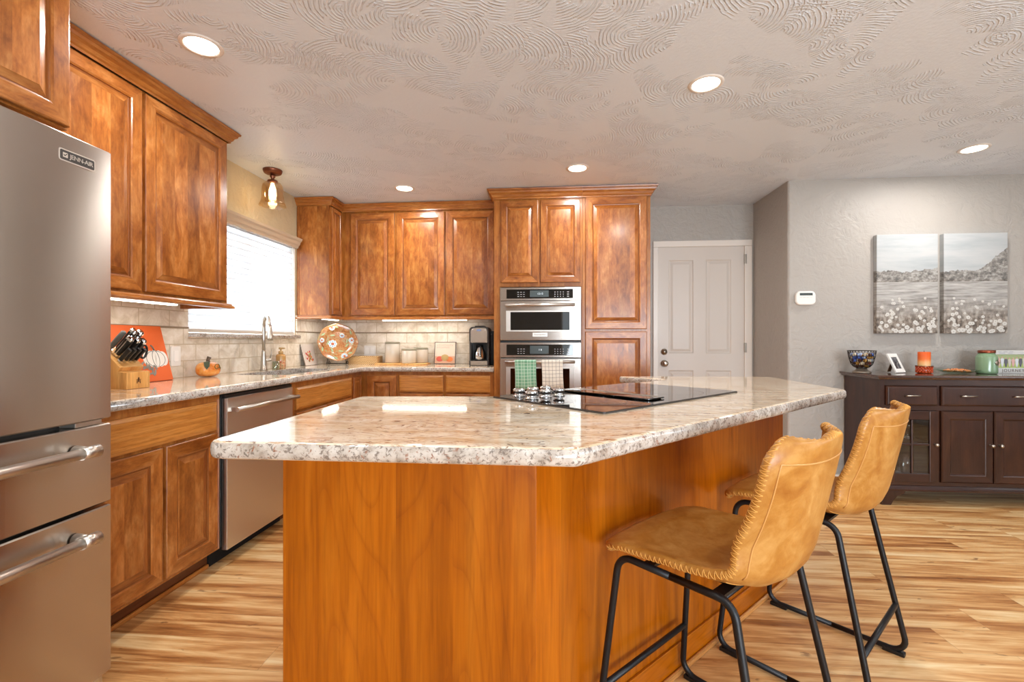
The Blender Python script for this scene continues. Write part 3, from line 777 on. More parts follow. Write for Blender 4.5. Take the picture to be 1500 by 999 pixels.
em = MB(); plate('+x', [(1.2550, 1.6895), (1.2590, 1.6865), (1.2660, 1.6935), (1.2645, 1.6950), (1.2590, 1.6895), (1.2560, 1.6915)], bx_ + .0033, .0003, em)
obj('emblem_mark', em, M['black_plastic'], bd)

# dishwasher
t = thing('dishwasher', 'stainless dishwasher with a bar handle under the left worktop', 'dishwasher', (-1.95, 2.5, 0))
obj('tub', MB().box(XL + .02, -1.66, 2.194, 2.804, .10, .868), 'black_plastic', t)
dd = obj('door', MB().box(-1.66, -1.63, 2.203, 2.797,   .083, .848), 'steel_lit', t, bevel=.004)
obj('control_edge', MB().box(-1.66, -1.638, 2.203, 2.797, .849, .866, 'y'), 'black_plastic', t)
h = MB().tube([(-1.585, 2.215, .79), (-1.585, 2.785, .79)], .012, 16)
for y in (2.232, 2.768): h.box(-1.6295, -1.585, y - .012, y + .012, .780, .800)
obj('handle', h, 'steel_smooth', dd)
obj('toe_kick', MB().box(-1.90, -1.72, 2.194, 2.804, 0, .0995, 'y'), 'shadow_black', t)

# double wall oven
t = thing('wall_oven', 'stainless microwave and oven combination built into the tall cabinet', 'oven', (-.1, 4.1, .45))
OF = 3.872
obj('housing', MB().box(-.432, .232, 3.90, 4.44, .455, 1.585), 'black_plastic', t)
def oven_unit(z0, z1, pz0, pz1, wz0, wz1, hz, badge):
    cp = obj('control_panel', MB().box(-.437, .237, OF, 3.8985, pz0, pz1), 'steel', t, bevel=.002)
    gz0, gz1 = pz0 + .018, pz1 - .016
    gp = obj('touch_glass', MB().box(-.382, .171, OF - .003, OF - .0003, gz0, gz1), 'black_glass', cp, bevel=.001)
    obj('display', MB().box(-.185, -.030, OF - .0040, OF - .0031, gz0 + .012, gz1 - .010), 'lcd', gp)
    text('lettering', '12:15' if badge else '1 0', .022, '-y', (-.10, OF - .0048, (gz0 + gz1) / 2), 'led_text', gp)
    ky, ky2, ky3 = MB(), MB(), MB()
    for i in range(3):
        for j in range(3): ky.box(-.290 + i * .024, -.277 + i * .024, OF - .0040, OF - .0031, gz0 + .014 + j * .018, gz0 + .018 + j * .018)
    for i in range(4):
        for j in range(3): ky2.box(.018 + i * .023, .026 + i * .023, OF - .0040, OF - .0031, gz0 + .013 + j * .018, gz0 + .018 + j * .018)
    for j in range(3): ky3.box(.122, .138, OF - .0040, OF - .0031, gz0 + .013 + j * .018, gz0 + .019 + j * .018)
    for q in (ky, ky2, ky3): obj('key_print', q, 'print_white', gp)
    D = obj('door', MB().box(-.437, .237, OF - .006, 3.8985, z0, z1), 'steel', t, bevel=.004)
    fr = MB()
    for a, b_, c_, e_ in ((-.385, -.348, wz0 - .012, wz1 + .012), (.142, .180, wz0 - .012, wz1 + .012), (-.348, .142, wz0 - .012, wz0), (-.348, .142, wz1, wz1 + .012)):
        fr.box(a, b_, OF - .0095, OF - .0063, c_, e_)
    obj('window_frame', fr, 'steel_smooth', D, bevel=.001)
    obj('window', MB().box(-.348, .142, OF - .0085, OF - .0063, wz0, wz1), 'black_glass', D)
    h = MB().tube([(-.388, OF - .062, hz), (.185, OF - .062, hz)], .0125, 18)
    for x in (-.375, .172): h.tube([(x, OF - .062, hz), (x, OF - .006, hz)], .010, 12)
    obj('handle', h, 'steel_smooth', D)
    if badge:
        b_ = obj('badge', plate('-y', rr(-.163, -.040, z0 + .030, z0 + .063, .003), OF - .0063, .0025), 'steel_smooth', D)
        text('lettering', 'KitchenAid', .021, '-y', (-.1015, OF - .0095, z0 + .0475), 'card_edge', b_)
oven_unit(1.143, 1.470, 1.474, 1.584, 1.228, 1.378, 1.434, True)
oven_unit(.458, .992, 1.000, 1.124, .62, .908, .966, False)

# ------------------------------------------------------------------ bar stools
def stool(name, label, loc, rz):
    S = thing(name, label, 'bar stool', loc, 'tan leather bar stools', rz)
    TH, sgn_n = .023, 1
    # centre line of the shell from seat front to the top of the back (y towards the front)
    prof = [(.217, .563), (.207, .578), (.16, .582), (.09, .575), (.02, .566), (-.05, .560), (-.11, .556), (-.16, .565), (-.195, .592), (-.215, .64), (-.228, .70), (-.240, .76), (-.252, .82), (-.263, .88), (-.270, .915), (-.272, .928)]
    L_ = [0]
    for a, b_ in zip(prof, prof[1:]): L_.append(L_[-1] + math.dist(a, b_))
    T = L_[-1]
    def at(s):
        for k in range(len(prof) - 1):
            if s <= L_[k + 1] + 1e-9:
                f = (s - L_[k]) / (L_[k + 1] - L_[k]); return Vector((prof[k][0] + (prof[k + 1][0] - prof[k][0]) * f, prof[k][1] + (prof[k + 1][1] - prof[k][1]) * f))
        return Vector(prof[-1])
    def sample(s, q):
        """s along the shell 0..T, q across -1..1 -> point"""
        W = .206; r0 = .055; r1 = .072; w = W
        if s < r0: w = W - r0 + math.sqrt(max(r0 * r0 - (r0 - s) ** 2, 0))
        if T - s < r1: w = W - r1 + math.sqrt(max(r1 * r1 - (r1 - (T - s)) ** 2, 0))
        c = at(s); e = abs(q) ** 2.6
        k = min(max((s - .36) / .16, 0), 1); k = k * k * (3 - 2 * k)      # 0 seat, 1 back
        mid = math.exp(-((s - .41) / .16) ** 2)
        up = (-.014 + .026 * min(s / .2, 1)) * (1 - k) + .034 * mid; fwd = .056 * k + .030 * mid
        x = q * w * (1 - .04 * k)
        top = min(max((s - (T - .12)) / .12, 0), 1)
        return Vector((x, c.x + fwd * e, c.y + up * e + (.010 * e - .008) * top))
    nu, nv = 22, 64
    ss = [T * (.5 - .5 * math.cos(math.pi * (k / nv) ** 1.0)) * .8 + T * k / nv * .2 for k in range(nv + 1)]
    g = [[sample(ss[k], -1 + 2 * i / nu) for i in range(nu + 1)] for k in range(nv + 1)]
    def nrm(k, i):
        a = g[min(k + 1, nv)][i] - g[max(k - 1, 0)][i]; b_ = g[k][min(i + 1, nu)] - g[k][max(i - 1, 0)]
        v_ = b_.cross(a); return v_.normalized() if v_.length > 1e-9 else Vector((0, 0, 1))
    NR = [[nrm(k, i) for i in range(nu + 1)] for k in range(nv + 1)]
    mb = MB(); N1 = nu + 1
    quads = [(k * N1 + i, k * N1 + i + 1, (k + 1) * N1 + i + 1, (k + 1) * N1 + i) for k in range(nv) for i in range(nu)]
    mb.add([p for row in g for p in row], quads, sm=True)
    o_in = len(mb.v); mb.add([g[k][i] - NR[k][i] * TH for k in range(nv + 1) for i in range(N1)], [q[::-1] for q in quads], sm=True)
    lp0 = [(0, i) for i in range(nu + 1)] + [(k, nu) for k in range(1, nv + 1)] + [(nv, i) for i in range(nu - 1, -1, -1)] + [(k, 0) for k in range(nv - 1, 0, -1)]
    rim_o = [(g[k][i] - g[min(max(k, 4), nv - 4)][min(max(i, 2), nu - 2)]).normalized() for k, i in lp0]
    o_r = len(mb.v); NA = 7
    for (k, i), oo in zip(lp0, rim_o):
        n_ = NR[k][i]; oo = (oo - n_ * oo.dot(n_)).normalized(); c_ = g[k][i] - n_ * (TH / 2)
        for a in range(1, NA):
            an = math.pi * a / NA; mb.v.append(tuple(c_ + n_ * (TH / 2 * math.cos(an)) + oo * (TH / 2 * math.sin(an))))
    L_0 = len(lp0)
    def rv(q, a):
        k, i = lp0[q % L_0]
        return k * N1 + i if a == 0 else (o_in + k * N1 + i if a == NA else o_r + (q % L_0) * (NA - 1) + a - 1)
    for q in range(L_0):
        for a in range(NA): mb.f.append([rv(q, a), rv(q, a + 1), rv(q + 1, a + 1), rv(q + 1, a)]); mb.g.append('z'); mb.sm.append(True)
    sh = obj('seat_shell', mb, 'leather', S, world=False)
    # zigzag thread over the rolled edge
    loop = [(0, i) for i in range(nu + 1)] + [(k, nu) for k in range(1, nv + 1)] + [(nv, i) for i in range(nu - 1, -1, -1)] + [(k, 0) for k in range(nv - 1, 0, -1)]
    E_ = [(g[k][i], NR[k][i], (oo - NR[k][i] * oo.dot(NR[k][i])).normalized()) for (k, i), oo in zip(loop, rim_o)]
    dense = []
    for a, b_ in zip(E_, E_[1:] + E_[:1]):
        m_ = max(1, round((b_[0] - a[0]).length / .0065))
        for q in range(m_):
            f = q / m_; dense.append((a[0].lerp(b_[0], f), a[1].lerp(b_[1], f).normalized(), a[2].lerp(b_[2], f).normalized()))
    st = MB(); L0 = len(dense)
    for q in range(L0):
        (p, n_, o_), (p2, n2, o2) = dense[q], dense[(q + 1) % L0]
        A0, A1 = (.02, .62) if q % 2 else (.62, .02); rr_ = TH / 2 + .0004
        way = [(rr_ * math.sin(math.pi * (A0 + (A1 - A0) * f)), rr_ * math.cos(math.pi * (A0 + (A1 - A0) * f)) - TH / 2, f) for f in (0, .25, .5, .75, 1)]
        st.tube([p.lerp(p2, f) + o_.lerp(o2, f) * a + n_.lerp(n2, f) * b_ for a, b_, f in way], .0010, 5)
    obj('edge_stitching', st, 'thread', S, world=False)
    sm = MB(); row = [(sample(.335, -1 + 2 * i / 24), i) for i in range(25)]
    ks = min(range(nv + 1), key=lambda k: abs(ss[k] - .345))
    sm.tube([g[ks][i] + nrm(ks, i) * .0006 for i in range(1, nu)], .0012, 6)
    ka = min(range(nv + 1), key=lambda k: abs(ss[k] - .40))
    wl = [(k, 1) for k in range(ka, nv - 8)] + [(nv - 9, i) for i in range(2, nu - 1)] + [(k, nu - 1) for k in range(nv - 9, ka - 1, -1)]
    obj('crease_highlight', MB().tube([g[k][i] + nrm(k, i) * .0002 for k, i in wl], .0018, 8), 'leather_highlight', S, world=False)  # pale raised line imitating the light caught along the back's crease
    obj('seam', sm, 'thread', S, world=False)
    # frame
    r = .0095
    def bend(P, rad=.045, n_=6):
        out = [Vector(P[0])]
        for i in range(1, len(P) - 1):
            p = Vector(P[i]); a = (Vector(P[i - 1]) - p).normalized(); b_ = (Vector(P[i + 1]) - p).normalized(); ang = a.angle(b_); tt = rad / math.tan(ang / 2)
            c = p + (a + b_).normalized() * (rad / math.sin(ang / 2)); s0 = p + a * tt; s1 = p + b_ * tt
            for k in range(n_ + 1):
                f = k / n_; v0 = (s0 - c); v1 = (s1 - c); om = v0.angle(v1); w_ = (v0 * math.sin((1 - f) * om) + v1 * math.sin(f * om)) / math.sin(om); out.append(c + w_)
        out.append(Vector(P[-1])); return out
    def legpt(sx, front, z):
        zt = .553; f = (zt - z) / zt
        y0, y1 = (.185, .2375) if front else (-.125, -.2375)
        return Vector((sx * (.190 + (.2315 - .190) * f), y0 + (y1 - y0) * f, z))
    for sx in (-1, 1):
        ft, fb = legpt(sx, True, .553), legpt(sx, True, r + .004); rt, rb = legpt(sx, False, .553), legpt(sx, False, r + .004)
        mid_t = (ft + rt) / 2; mid_b = (fb + rb) / 2; sp_ = .02
        for nm, P in (('leg', [mid_t, ft, fb, mid_b]), ('leg', [mid_t, rt, rb, mid_b])):
            o_ = obj(nm, MB().tube(bend(P), r, 12), 'black_metal', S, world=False)
            fx = P[2]; dirn = 1 if fx.y > 0 else -1
            gl = MB().box(fx.x - .013, fx.x + .013, min(fx.y - dirn * .075, fx.y - dirn * .01), max(fx.y - dirn * .075, fx.y - dirn * .01), 0, .014)
            obj('foot_glide', gl, 'black_plastic', o_, world=False, bevel=.003)
    for fr in (True, False):
        a, b_ = legpt(-1, fr, .185), legpt(1, fr, .185)
        obj('footrest' if fr else 'stretcher', MB().tube([a, b_], .009, 12), 'black_metal', S, world=False)
    br = MB()
    for y in (.10, -.085): br.box(-.192, .192, y - .014, y + .014, .548, .556)
    for sx in (-1, 1): br.box(sx * .09 - .03, sx * .09 + .03, -.085, .10, .5505, .557)
    obj('mounting_bracket', br, 'black_metal', S, world=False)
    return S
s1 = stool('bar_stool', 'tan leather bar stool nearest the camera, seen whole in front of the island', (.447, 1.295, 0), R(45.2))
s2 = dup(s1, (.943, 1.78, 0), R(45.2), 'tan leather bar stool behind the nearer one, standing beside the dark sideboard')

# ------------------------------------------------------------------ sideboard and what stands on it
SBX0, SBX1, SBF, SBZ = 2.28, 3.74, 3.45, .90
t = thing('sideboard', 'espresso-stained sideboard with drawers and glass doors against the dining wall', 'sideboard', (3.0, 3.65, 0))
bd = MB(); YK = YD - .012
for x in (SBX0, SBX1 - .018): bd.box(x, x + .018, SBF + .0205, YK, .10, .868)
i0, i1, YB2 = SBX0 + .0185, SBX1 - .0185, YK - .0125
for x in (2.652, 3.345): bd.box(x, x + .018, SBF + .021, YB2, .136, .6595)
bd.box(i0, i1, SBF + .021, YB2, .10, .1355); bd.box(i0, i1, YK - .012, YK, .10, .868); bd.box(i0, i1, SBF + .021, YB2, .660, .684, 'x')
bd.box(SBX0, 2.309, SBF, SBF + .02, .10, .868); bd.box(3.700, SBX1, SBF, SBF + .02, .10, .868)
for z0, z1, zz in ((.828, .868, 'x'), (.656, .690, 'x'), (.10, .160, 'x')): bd.box(2.3095, 3.6995, SBF, SBF + .02, z0, z1, zz)
for x0, x1 in ((2.645, 2.665), (3.338, 3.356)):
    bd.box(x0, x1, SBF, SBF + .02, .1605, .6555); bd.box(x0, x1, SBF, SBF + .02, .6905, .8275)
bd.box(2.30, 2.6515, SBF + .05, YB2, .415, .427, 'x'); bd.box(3.3635, 3.72, SBF + .05, YB2, .415, .427, 'x')
obj('cabinet_body', bd, 'espresso', t)
tp = sweep([(SBX0, YK), (SBX0, SBF), (SBX1, SBF), (SBX1, YK)], [(0, .868), (.010, .868), (.020, .872), (.026, .882), (.036, .886), (.036, .897), (.033, .90), (0, .90)], 'x'); tp.box(SBX0, SBX1, SBF, YK, .868, .90, 'x')
obj('top', tp, wood('lit_sideboard_top', '#3a241b', '#4e3428', '#64463a', rough=.14, coat=1.0), t)  # stain lighter than the body, imitating the wall reflected in the top
bm_ = sweep([(SBX0, YK), (SBX0, SBF), (SBX1, SBF), (SBX1, YK)], [(0, .10), (.022, .10), (.024, .112), (.016, .122), (.008, .134), (0, .136)], 'x'); obj('base_moulding', bm_, 'espresso', t)
for x0, sgn in ((SBX0, 1), (SBX1, -1)):
    ft = MB(); poly = [(0, 0), (.06, 0), (.075, .03), (.10, .06), (.15, .085), (.155, .10), (0, .10)]
    pl = [(x0 + sgn * a, b_) for a, b_ in poly]
    ft.loft([[(a, y, b_) for a, b_ in pl] for y in (SBF - .018, SBF + .03)]); ft.box(min(x0, x0 + sgn * .03), max(x0, x0 + sgn * .03), SBF - .018, YK, 0, .0995) if False else None
    obj('bracket_foot', ft, 'espresso', t, bevel=.003)
    ft = MB().box(min(x0, x0 + sgn * .05), max(x0, x0 + sgn * .05), YK - .06, YK, 0, .10); obj('rear_foot', ft, 'espresso', t)
SD = [(0, 0), (0, .010), (.004, .014), (.010, .018), (.012, .0185)]
SP = [(0, 0), (0, .010), (.004, .014), (.009, .018), (.050, .018), (.054, .016), (.062, .009), (.064, .009)]
def bar_pull(x, z, parent):
    h = MB().tube([(x - .05, SBF - .020, z - .004), (x - .044, SBF - .034, z), (x + .044, SBF - .034, z), (x + .05, SBF - .020, z - .004)], .0045, 10); obj('handle', h, 'nickel', parent)
for a, b_, hs in ((2.312, 2.644, (2.478,)), (2.668, 3.336, (2.835, 3.165)), (3.358, 3.698, (3.53,))):
    dw = obj('drawer', panel('-y', a, b_, .690, .826, SBF, SD), 'espresso', t)
    for x in hs: bar_pull(x, .760, dw)
def sknob(x, z, parent): obj('knob', MB().lathe([(.008, .0), (.005, .006), (.005, .014), (.011, .019), (.012, .025), (.008, .030), (.001, .031)], (x, SBF - .018, z), 18, 'y'), 'nickel', parent)
for a, b_, kx in ((2.668, 2.996, 2.972), (3.004, 3.336, 3.028)):
    dw = obj('door', panel('-y', a, b_, .162, .654, SBF, SP), 'espresso', t); sknob(kx, .425, dw)
for a, b_, kx in ((2.312, 2.644, 2.620), (3.358, 3.698, 3.384)):
    fr = MB()
    for x0, x1, z0, z1, g in ((a, a + .055, .162, .654, 'z'), (b_ - .055, b_, .162, .654, 'z'), (a + .055, b_ - .055, .162, .222, 'x'), (a + .055, b_ - .055, .594, .654, 'x'), (a + .055, b_ - .055, .414, .428, 'x'), ((a + b_) / 2 - .006, (a + b_) / 2 + .006, .222, .594, 'z')):
        fr.box(x0, x1, SBF - .018, SBF - .0005, z0, z1, g)
    dw = obj('glass_door', fr, 'espresso', t, bevel=.004); obj('pane', MB().box(a + .05, b_ - .05, SBF - .010, SBF - .007, .218, .598), 'glass', dw); sknob(kx, .425, dw)
def glassware(name, label, x, y, z, prof, m='glass'):
    o_ = obj(name, MB().lathe(prof, (0, 0, 0), 24, caps=False), m); o_.location = (x, y, z); tag(o_, label, 'glassware', 'glassware inside the sideboard'); return o_
glassware('glass_vase', 'clear glass vase on the lower shelf behind the sideboard glass door', 2.55, 3.60, .1362, [(.001, .002), (.045, .0), (.048, .01), (.03, .04), (.042, .10), (.055, .17), (.052, .17), (.038, .10), (.026, .045), (.001, .03)])
glassware('glass_bowl', 'clear footed glass bowl on the upper shelf behind the sideboard glass door', 2.56, 3.60, .4271, [(.001, .002), (.04, .0), (.042, .008), (.014, .03), (.02, .05), (.055, .08), (.066, .13), (.062, .13), (.05, .085), (.001, .055)])
glassware('drinking_glass', 'short clear tumbler beside the vase behind the sideboard glass door', 2.46, 3.56, .1362, [(.001, .002), (.03, .0), (.032, .01), (.038, .11), (.035, .11), (.029, .014), (.001, .012)])

# wire bowl of wrapped sweets
ZT = SBZ + .0005
t = thing('wire_bowl', 'small footed wire basket bowl holding blue and brown sweets', 'bowl', (2.290, 3.66, ZT))
BP = [(.030, .035), (.050, .045), (.066, .065), (.074, .09), (.082, .125), (.088, .165)]
wr = MB()
for k in range(28):
    for sg in (1, -1):
        wr.tube([(r_ * math.cos(2 * math.pi * k / 28 + sg * i * .11), r_ * math.sin(2 * math.pi * k / 28 + sg * i * .11), z) for i, (r_, z) in enumerate(BP)], .0011, 5)
obj('wire_mesh', wr, 'dark_iron', t, world=False)
rm = MB()
for r_, z in (BP[0], BP[-1], (.082, .125)): rm.tube([(r_ * math.cos(2 * math.pi * i / 36), r_ * math.sin(2 * math.pi * i / 36), z) for i in range(36)], .0022, 6, closed=True)
obj('rim', rm, 'dark_iron', t, world=False)
obj('foot', MB().lathe([(.058, 0), (.060, .006), (.050, .016), (.038, .022), (.034, .033), (.030, .036), (.001, .036)], (0, 0, 0), 32), plain('pewter', '#8d8275', .35, .8), t, world=False)
cols = [plain('sweet_blue', '#3f63b5', .25), plain('sweet_pale_blue', '#a9bfe6', .25), plain('sweet_brown', '#4b2413', .3), plain('sweet_cream', '#e0d3b6', .35), plain('sweet_red_brown', '#7c2f1e', .3), plain('sweet_gold', '#b98a3e', .25)]
proto = {}
k = 0
for lay, (zz, rad, cnt) in enumerate([(.052, .030, 6), (.072, .044, 9), (.094, .052, 10), (.116, .056, 11), (.136, .060, 11), (.10, .015, 3), (.13, .02, 4)]):
    for i in range(cnt):
        a = 2 * math.pi * i / cnt + lay * .7; up_ = zz > .09
        ci = random.choice([0, 0, 1, 3, 5, 2]) if up_ else random.choice([2, 2, 4, 3, 5])
        if ci not in proto:
            c_ = MB().lathe([(.001, -.016), (.007, -.013), (.004, -.010), (.011, -.006), (.012, 0), (.011, .006), (.004, .010), (.007, .013), (.001, .016)], (0, 0, 0), 10)
            o_ = obj('wrapped_sweet', c_, cols[ci]); proto[ci] = o_
        else:
            o_ = proto[ci].copy(); COL.objects.link(o_)
        o_.location = (2.290 + rad * math.cos(a), 3.66 + rad * math.sin(a), ZT + zz); o_.rotation_euler = (random.random() * 3, random.random() * 3, random.random() * 3)
        tag(o_, '%s wrapped sweet piled in the wire basket bowl' % ['blue', 'pale blue', 'dark brown', 'cream', 'red-brown', 'gold'][ci], 'sweet', 'sweets in the wire bowl')

def tilt_frame(name, label, cat, loc, rz, lean, w, h, th, m, parts, group=None):
    """a flat piece standing on its lower edge: local x across, z up, facing -y, leaning back by lean."""
    o_ = thing(name, label, cat, loc, group, rz); o_.rotation_euler = (-lean, 0, rz); o_.rotation_mode = 'XYZ'
    return o_
def photo_mat(name, stops, sc_=9, dist=1.0):
    g = G(name); g.set(color=g.ramp(g.noise(g.mp(g.ob(), (sc_, sc_, sc_)), 1.0, 4, .6, dist), stops), rough=.25); return g.m
# small tilted photo frame
t = tilt_frame('photo_frame', 'small white photo frame leaning on its easel beside the wire bowl', 'photo frame', (2.56, 3.66, ZT + .003), R(28), R(24), .13, .15, .01, None, None)
fr = MB(); W_, H_ = .115, .150
for a, b_, c_, e_ in ((-W_ / 2, -W_ / 2 + .022, 0, H_), (W_ / 2 - .022, W_ / 2, 0, H_), (-W_ / 2 + .022, W_ / 2 - .022, 0, .030), (-W_ / 2 + .022, W_ / 2 - .022, H_ - .028, H_)): fr.box(a, b_, -.006, .006, c_, e_)
obj('frame', fr, 'white_plastic', t, world=False, bevel=.002)
obj('photograph', MB().box(-W_ / 2 + .021, W_ / 2 - .021, -.002, .004, .029, H_ - .027), photo_mat('grey_portrait_photo', [(.35, '#2c2c2e'), (.5, '#5a5b5f'), (.62, '#9a938f'), (.7, '#c9a79b')], 18), t, world=False)
ez = MB(); ez.add([(-.02, .006, .10), (.02, .006, .10), (.02, .066, .034), (-.02, .066, .034), (-.02, .010, .10), (.02, .010, .10), (.02, .070, .034), (-.02, .070, .034)], [(0, 1, 2, 3), (7, 6, 5, 4), (0, 4, 5, 1), (1, 5, 6, 2), (2, 6, 7, 3), (3, 7, 4, 0)])
obj('easel_leg', ez, plain('tan_easel_card', '#8a6a4a', .6), t, world=False)
# candle in a beaded holder
t = thing('candle_holder', 'low holder of orange glass beads and copper wire under the candle', 'candle holder', (2.722, 3.66, ZT))
obj('cup', MB().lathe([(.040, 0), (.044, .004), (.044, .050), (.041, .050), (.041, .008), (.001, .008)], (0, 0, 0), 28), plain('orange_glass_cup', '#a84318', .15, 0, coat=.5), t, world=False)
bds = MB()
for j in range(4):
    for i in range(16):
        a = 2 * math.pi * (i + .5 * (j % 2)) / 16; bds.lathe([(.001, -.006), (.0045, -.004), (.006, 0), (.0045, .004), (.001, .006)], (.046 * math.cos(a), .046 * math.sin(a), .010 + j * .0115), 8)
obj('beads', bds, plain('red_orange_bead', '#c8481a', .12, 0, coat=.6), t, world=False)
wr = MB(); wr.tube([(.049 * math.cos(2 * math.pi * i / 40), .049 * math.sin(2 * math.pi * i / 40), .052 + .003 * math.sin(i * 2.4)) for i in range(40)], .003, 6, closed=True)
obj('wire_band', wr, 'bronze', t, world=False)
g = G('orange_layered_wax'); z = g.sep(g.ob())[2]
g.set(color=g.ramp(g.math('ADD', g.math('MULTIPLY', z, 7.2), g.math('MULTIPLY', g.noise(g.ob(), 30, 3), .12)), [(.45, '#e0b27a'), (.60, '#e9a565'), (.74, '#e06a1c'), (.95, '#d95a10')]), rough=.4, sss=.1)
o = obj('pillar_candle', MB().lathe([(.037, 0), (.0375, .002), (.0375, .145), (.035, .148), (.010, .146), (.001, .146)], (0, 0, 0), 32), g.m); o.location = (2.722, 3.66, ZT + .0085)
tag(o, 'orange layered pillar candle standing in the beaded holder', 'candle')
obj('wick', MB().tube([(0, 0, .145), (.001, 0, .158)], .0015, 6), 'black_plastic', o, world=False)
# glass dish
t = thing('glass_dish', 'shallow clear glass dish of orange sweets between candle and green jar', 'dish', (2.940, 3.655, ZT))
obj('dish', MB().lathe([(.001, .003), (.05, .0), (.075, .004), (.105, .018), (.128, .026), (.128, .029), (.104, .022), (.074, .009), (.001, .007)], (0, 0, 0), 40, caps=False), 'green_glass', t, world=False)
o = MB()
for i in range(150):
    a = random.random() * 6.28; r_ = .072 * math.sqrt(random.random()); h_ = .010 + (.014) * (1 - (r_ / .075) ** 2) * random.random()
    o.lathe([(.001, -.006), (.0055, -.003), (.006, .002), (.002, .007)], (r_ * math.cos(a), r_ * math.sin(a), h_ + .006), 7)
o = obj('candy_corn', o, plain('orange_candy', '#d98a50', .35)); o.location = (2.940, 3.655, ZT + .0015); tag(o, 'loose orange sweets heaped in the glass dish', 'sweets', kind='stuff')
# green jar
t = thing('glass_jar', 'sage green jar with a copper lid beside the journey photo frame', 'jar', (3.128, 3.64, ZT))
obj('jar_body', MB().lathe([(.001, 0), (.052, 0), (.059, .006), (.060, .02), (.060, .115), (.056, .130), (.046, .142), (.044, .150), (.001, .150)], (0, 0, 0), 36), plain('sage_green_glass', '#7c9a78', .22, 0, coat=.5), t, world=False)
obj('lid', MB().lathe([(.001, .150), (.047, .150), (.048, .152), (.048, .168), (.046, .170), (.001, .170)], (0, 0, 0), 36), plain('copper_lid', '#8a4a34', .35, .8), t, world=False)
em = MB().lathe([(.017, 0), (.017, .003), (.012, .005), (.001, .005)], (0, 0, 0), 20, 'y'); em.box(-.004, .004, -.009, -.004, -.020, .020); em.box(-.014, .014, -.009, -.004, -.004, .004)
em.xf(Matrix.Rotation(R(20), 4, 'Z') @ Matrix.Translation((0, -.0585, .082))); obj('emblem', em, 'nickel', t, world=False)
# journey frame
t = thing('photo_frame', 'wide white photo frame lettered JOURNEY at the right end of the sideboard', 'photo frame', (3.345, 3.70, ZT))
fr = MB(); x0, x1 = -.165, .165
for a, b_, c_, e_ in ((x0, x0 + .058, 0, .168), (x1 - .058, x1, 0, .168), (x0 + .058, x1 - .058, 0, .040), (x0 + .058, x1 - .058, .138, .168)): fr.box(a, b_, -.010, .010, c_, e_)
obj('frame', fr, plain('whitewashed_frame', '#cbcac6', .45), t, world=False, bevel=.002)
g = G('lawn_group_photo'); x, y, z = g.sep(g.ob())
back = g.ramp(g.math('ADD', g.math('MULTIPLY', z, 9.0), g.math('MULTIPLY', g.noise(g.ob(), 60, 3), .25)), [(.45, '#8fa04a'), (.72, '#a7b35c'), (.86, '#5d6b3c'), (1.0, '#98a468')])
g.set(color=back, rough=.25); obj('photograph', MB().box(x0 + .057, x1 - .057, -.004, .006, .039, .139), g.m, t, world=False)
inks = [plain('photo_ink', c_, .4) for c_ in ('#d9a9a2', '#d5d8dc', '#5a5560', '#c9c2b4')]; skin = plain('photo_ink_skin', '#c79c86', .4)
for i in range(8):
    cx = -.088 + i * .0245; hgt = random.uniform(.060, .076); f0, f1 = -.0041, -.0052
    mb_ = MB()
    for poly in ([(-.009, 0), (-.004, -.026), (-.001, -.026), (0, -.004), (.001, -.026), (.004, -.026), (.009, 0), (.011, hgt * .42), (.006, hgt * .5), (-.006, hgt * .5), (-.011, hgt * .42)],):
        mb_.loft([[(cx + a, y, .073 + b_) for a, b_ in poly] for y in (f0, f1)])
    fg = obj('printed_figure', mb_, inks[i % 4], t, world=False)
    obj('printed_head', MB().lathe([(.006, 0), (.0055, .0008), (.001, .001)], (cx, f0, .073 + hgt * .5 + .006), 10, 'y', sm=False), skin, fg, world=False)
me = text_mesh('JOURNEY', .030, .0006, 1.25)
me.transform(Matrix(((1, 0, 0, .005), (0, 0, -1, -.0108), (0, 1, 0, .020), (0, 0, 0, 1)))); me.materials.clear(); me.materials.append(M['card_edge'])
o = bpy.data.objects.new('lettering', me); COL.objects.link(o); o.parent = t
sq = MB()
for r_, xx, ww in ((.158, -.15, .03), (.158, -.10, .025), (.158, -.06, .025), (.158, -.02, .025), (.148, -.09, .04), (.148, -.03, .03), (.13, -.15, .03), (.115, -.15, .028), (.10, -.152, .032), (.085, -.15, .03)): sq.box(xx, xx + ww, -.0108, -.0101, r_ - .0012, r_ + .0012)
obj('fine_print', sq, plain('grey_print', '#8a8994', .5), t, world=False)

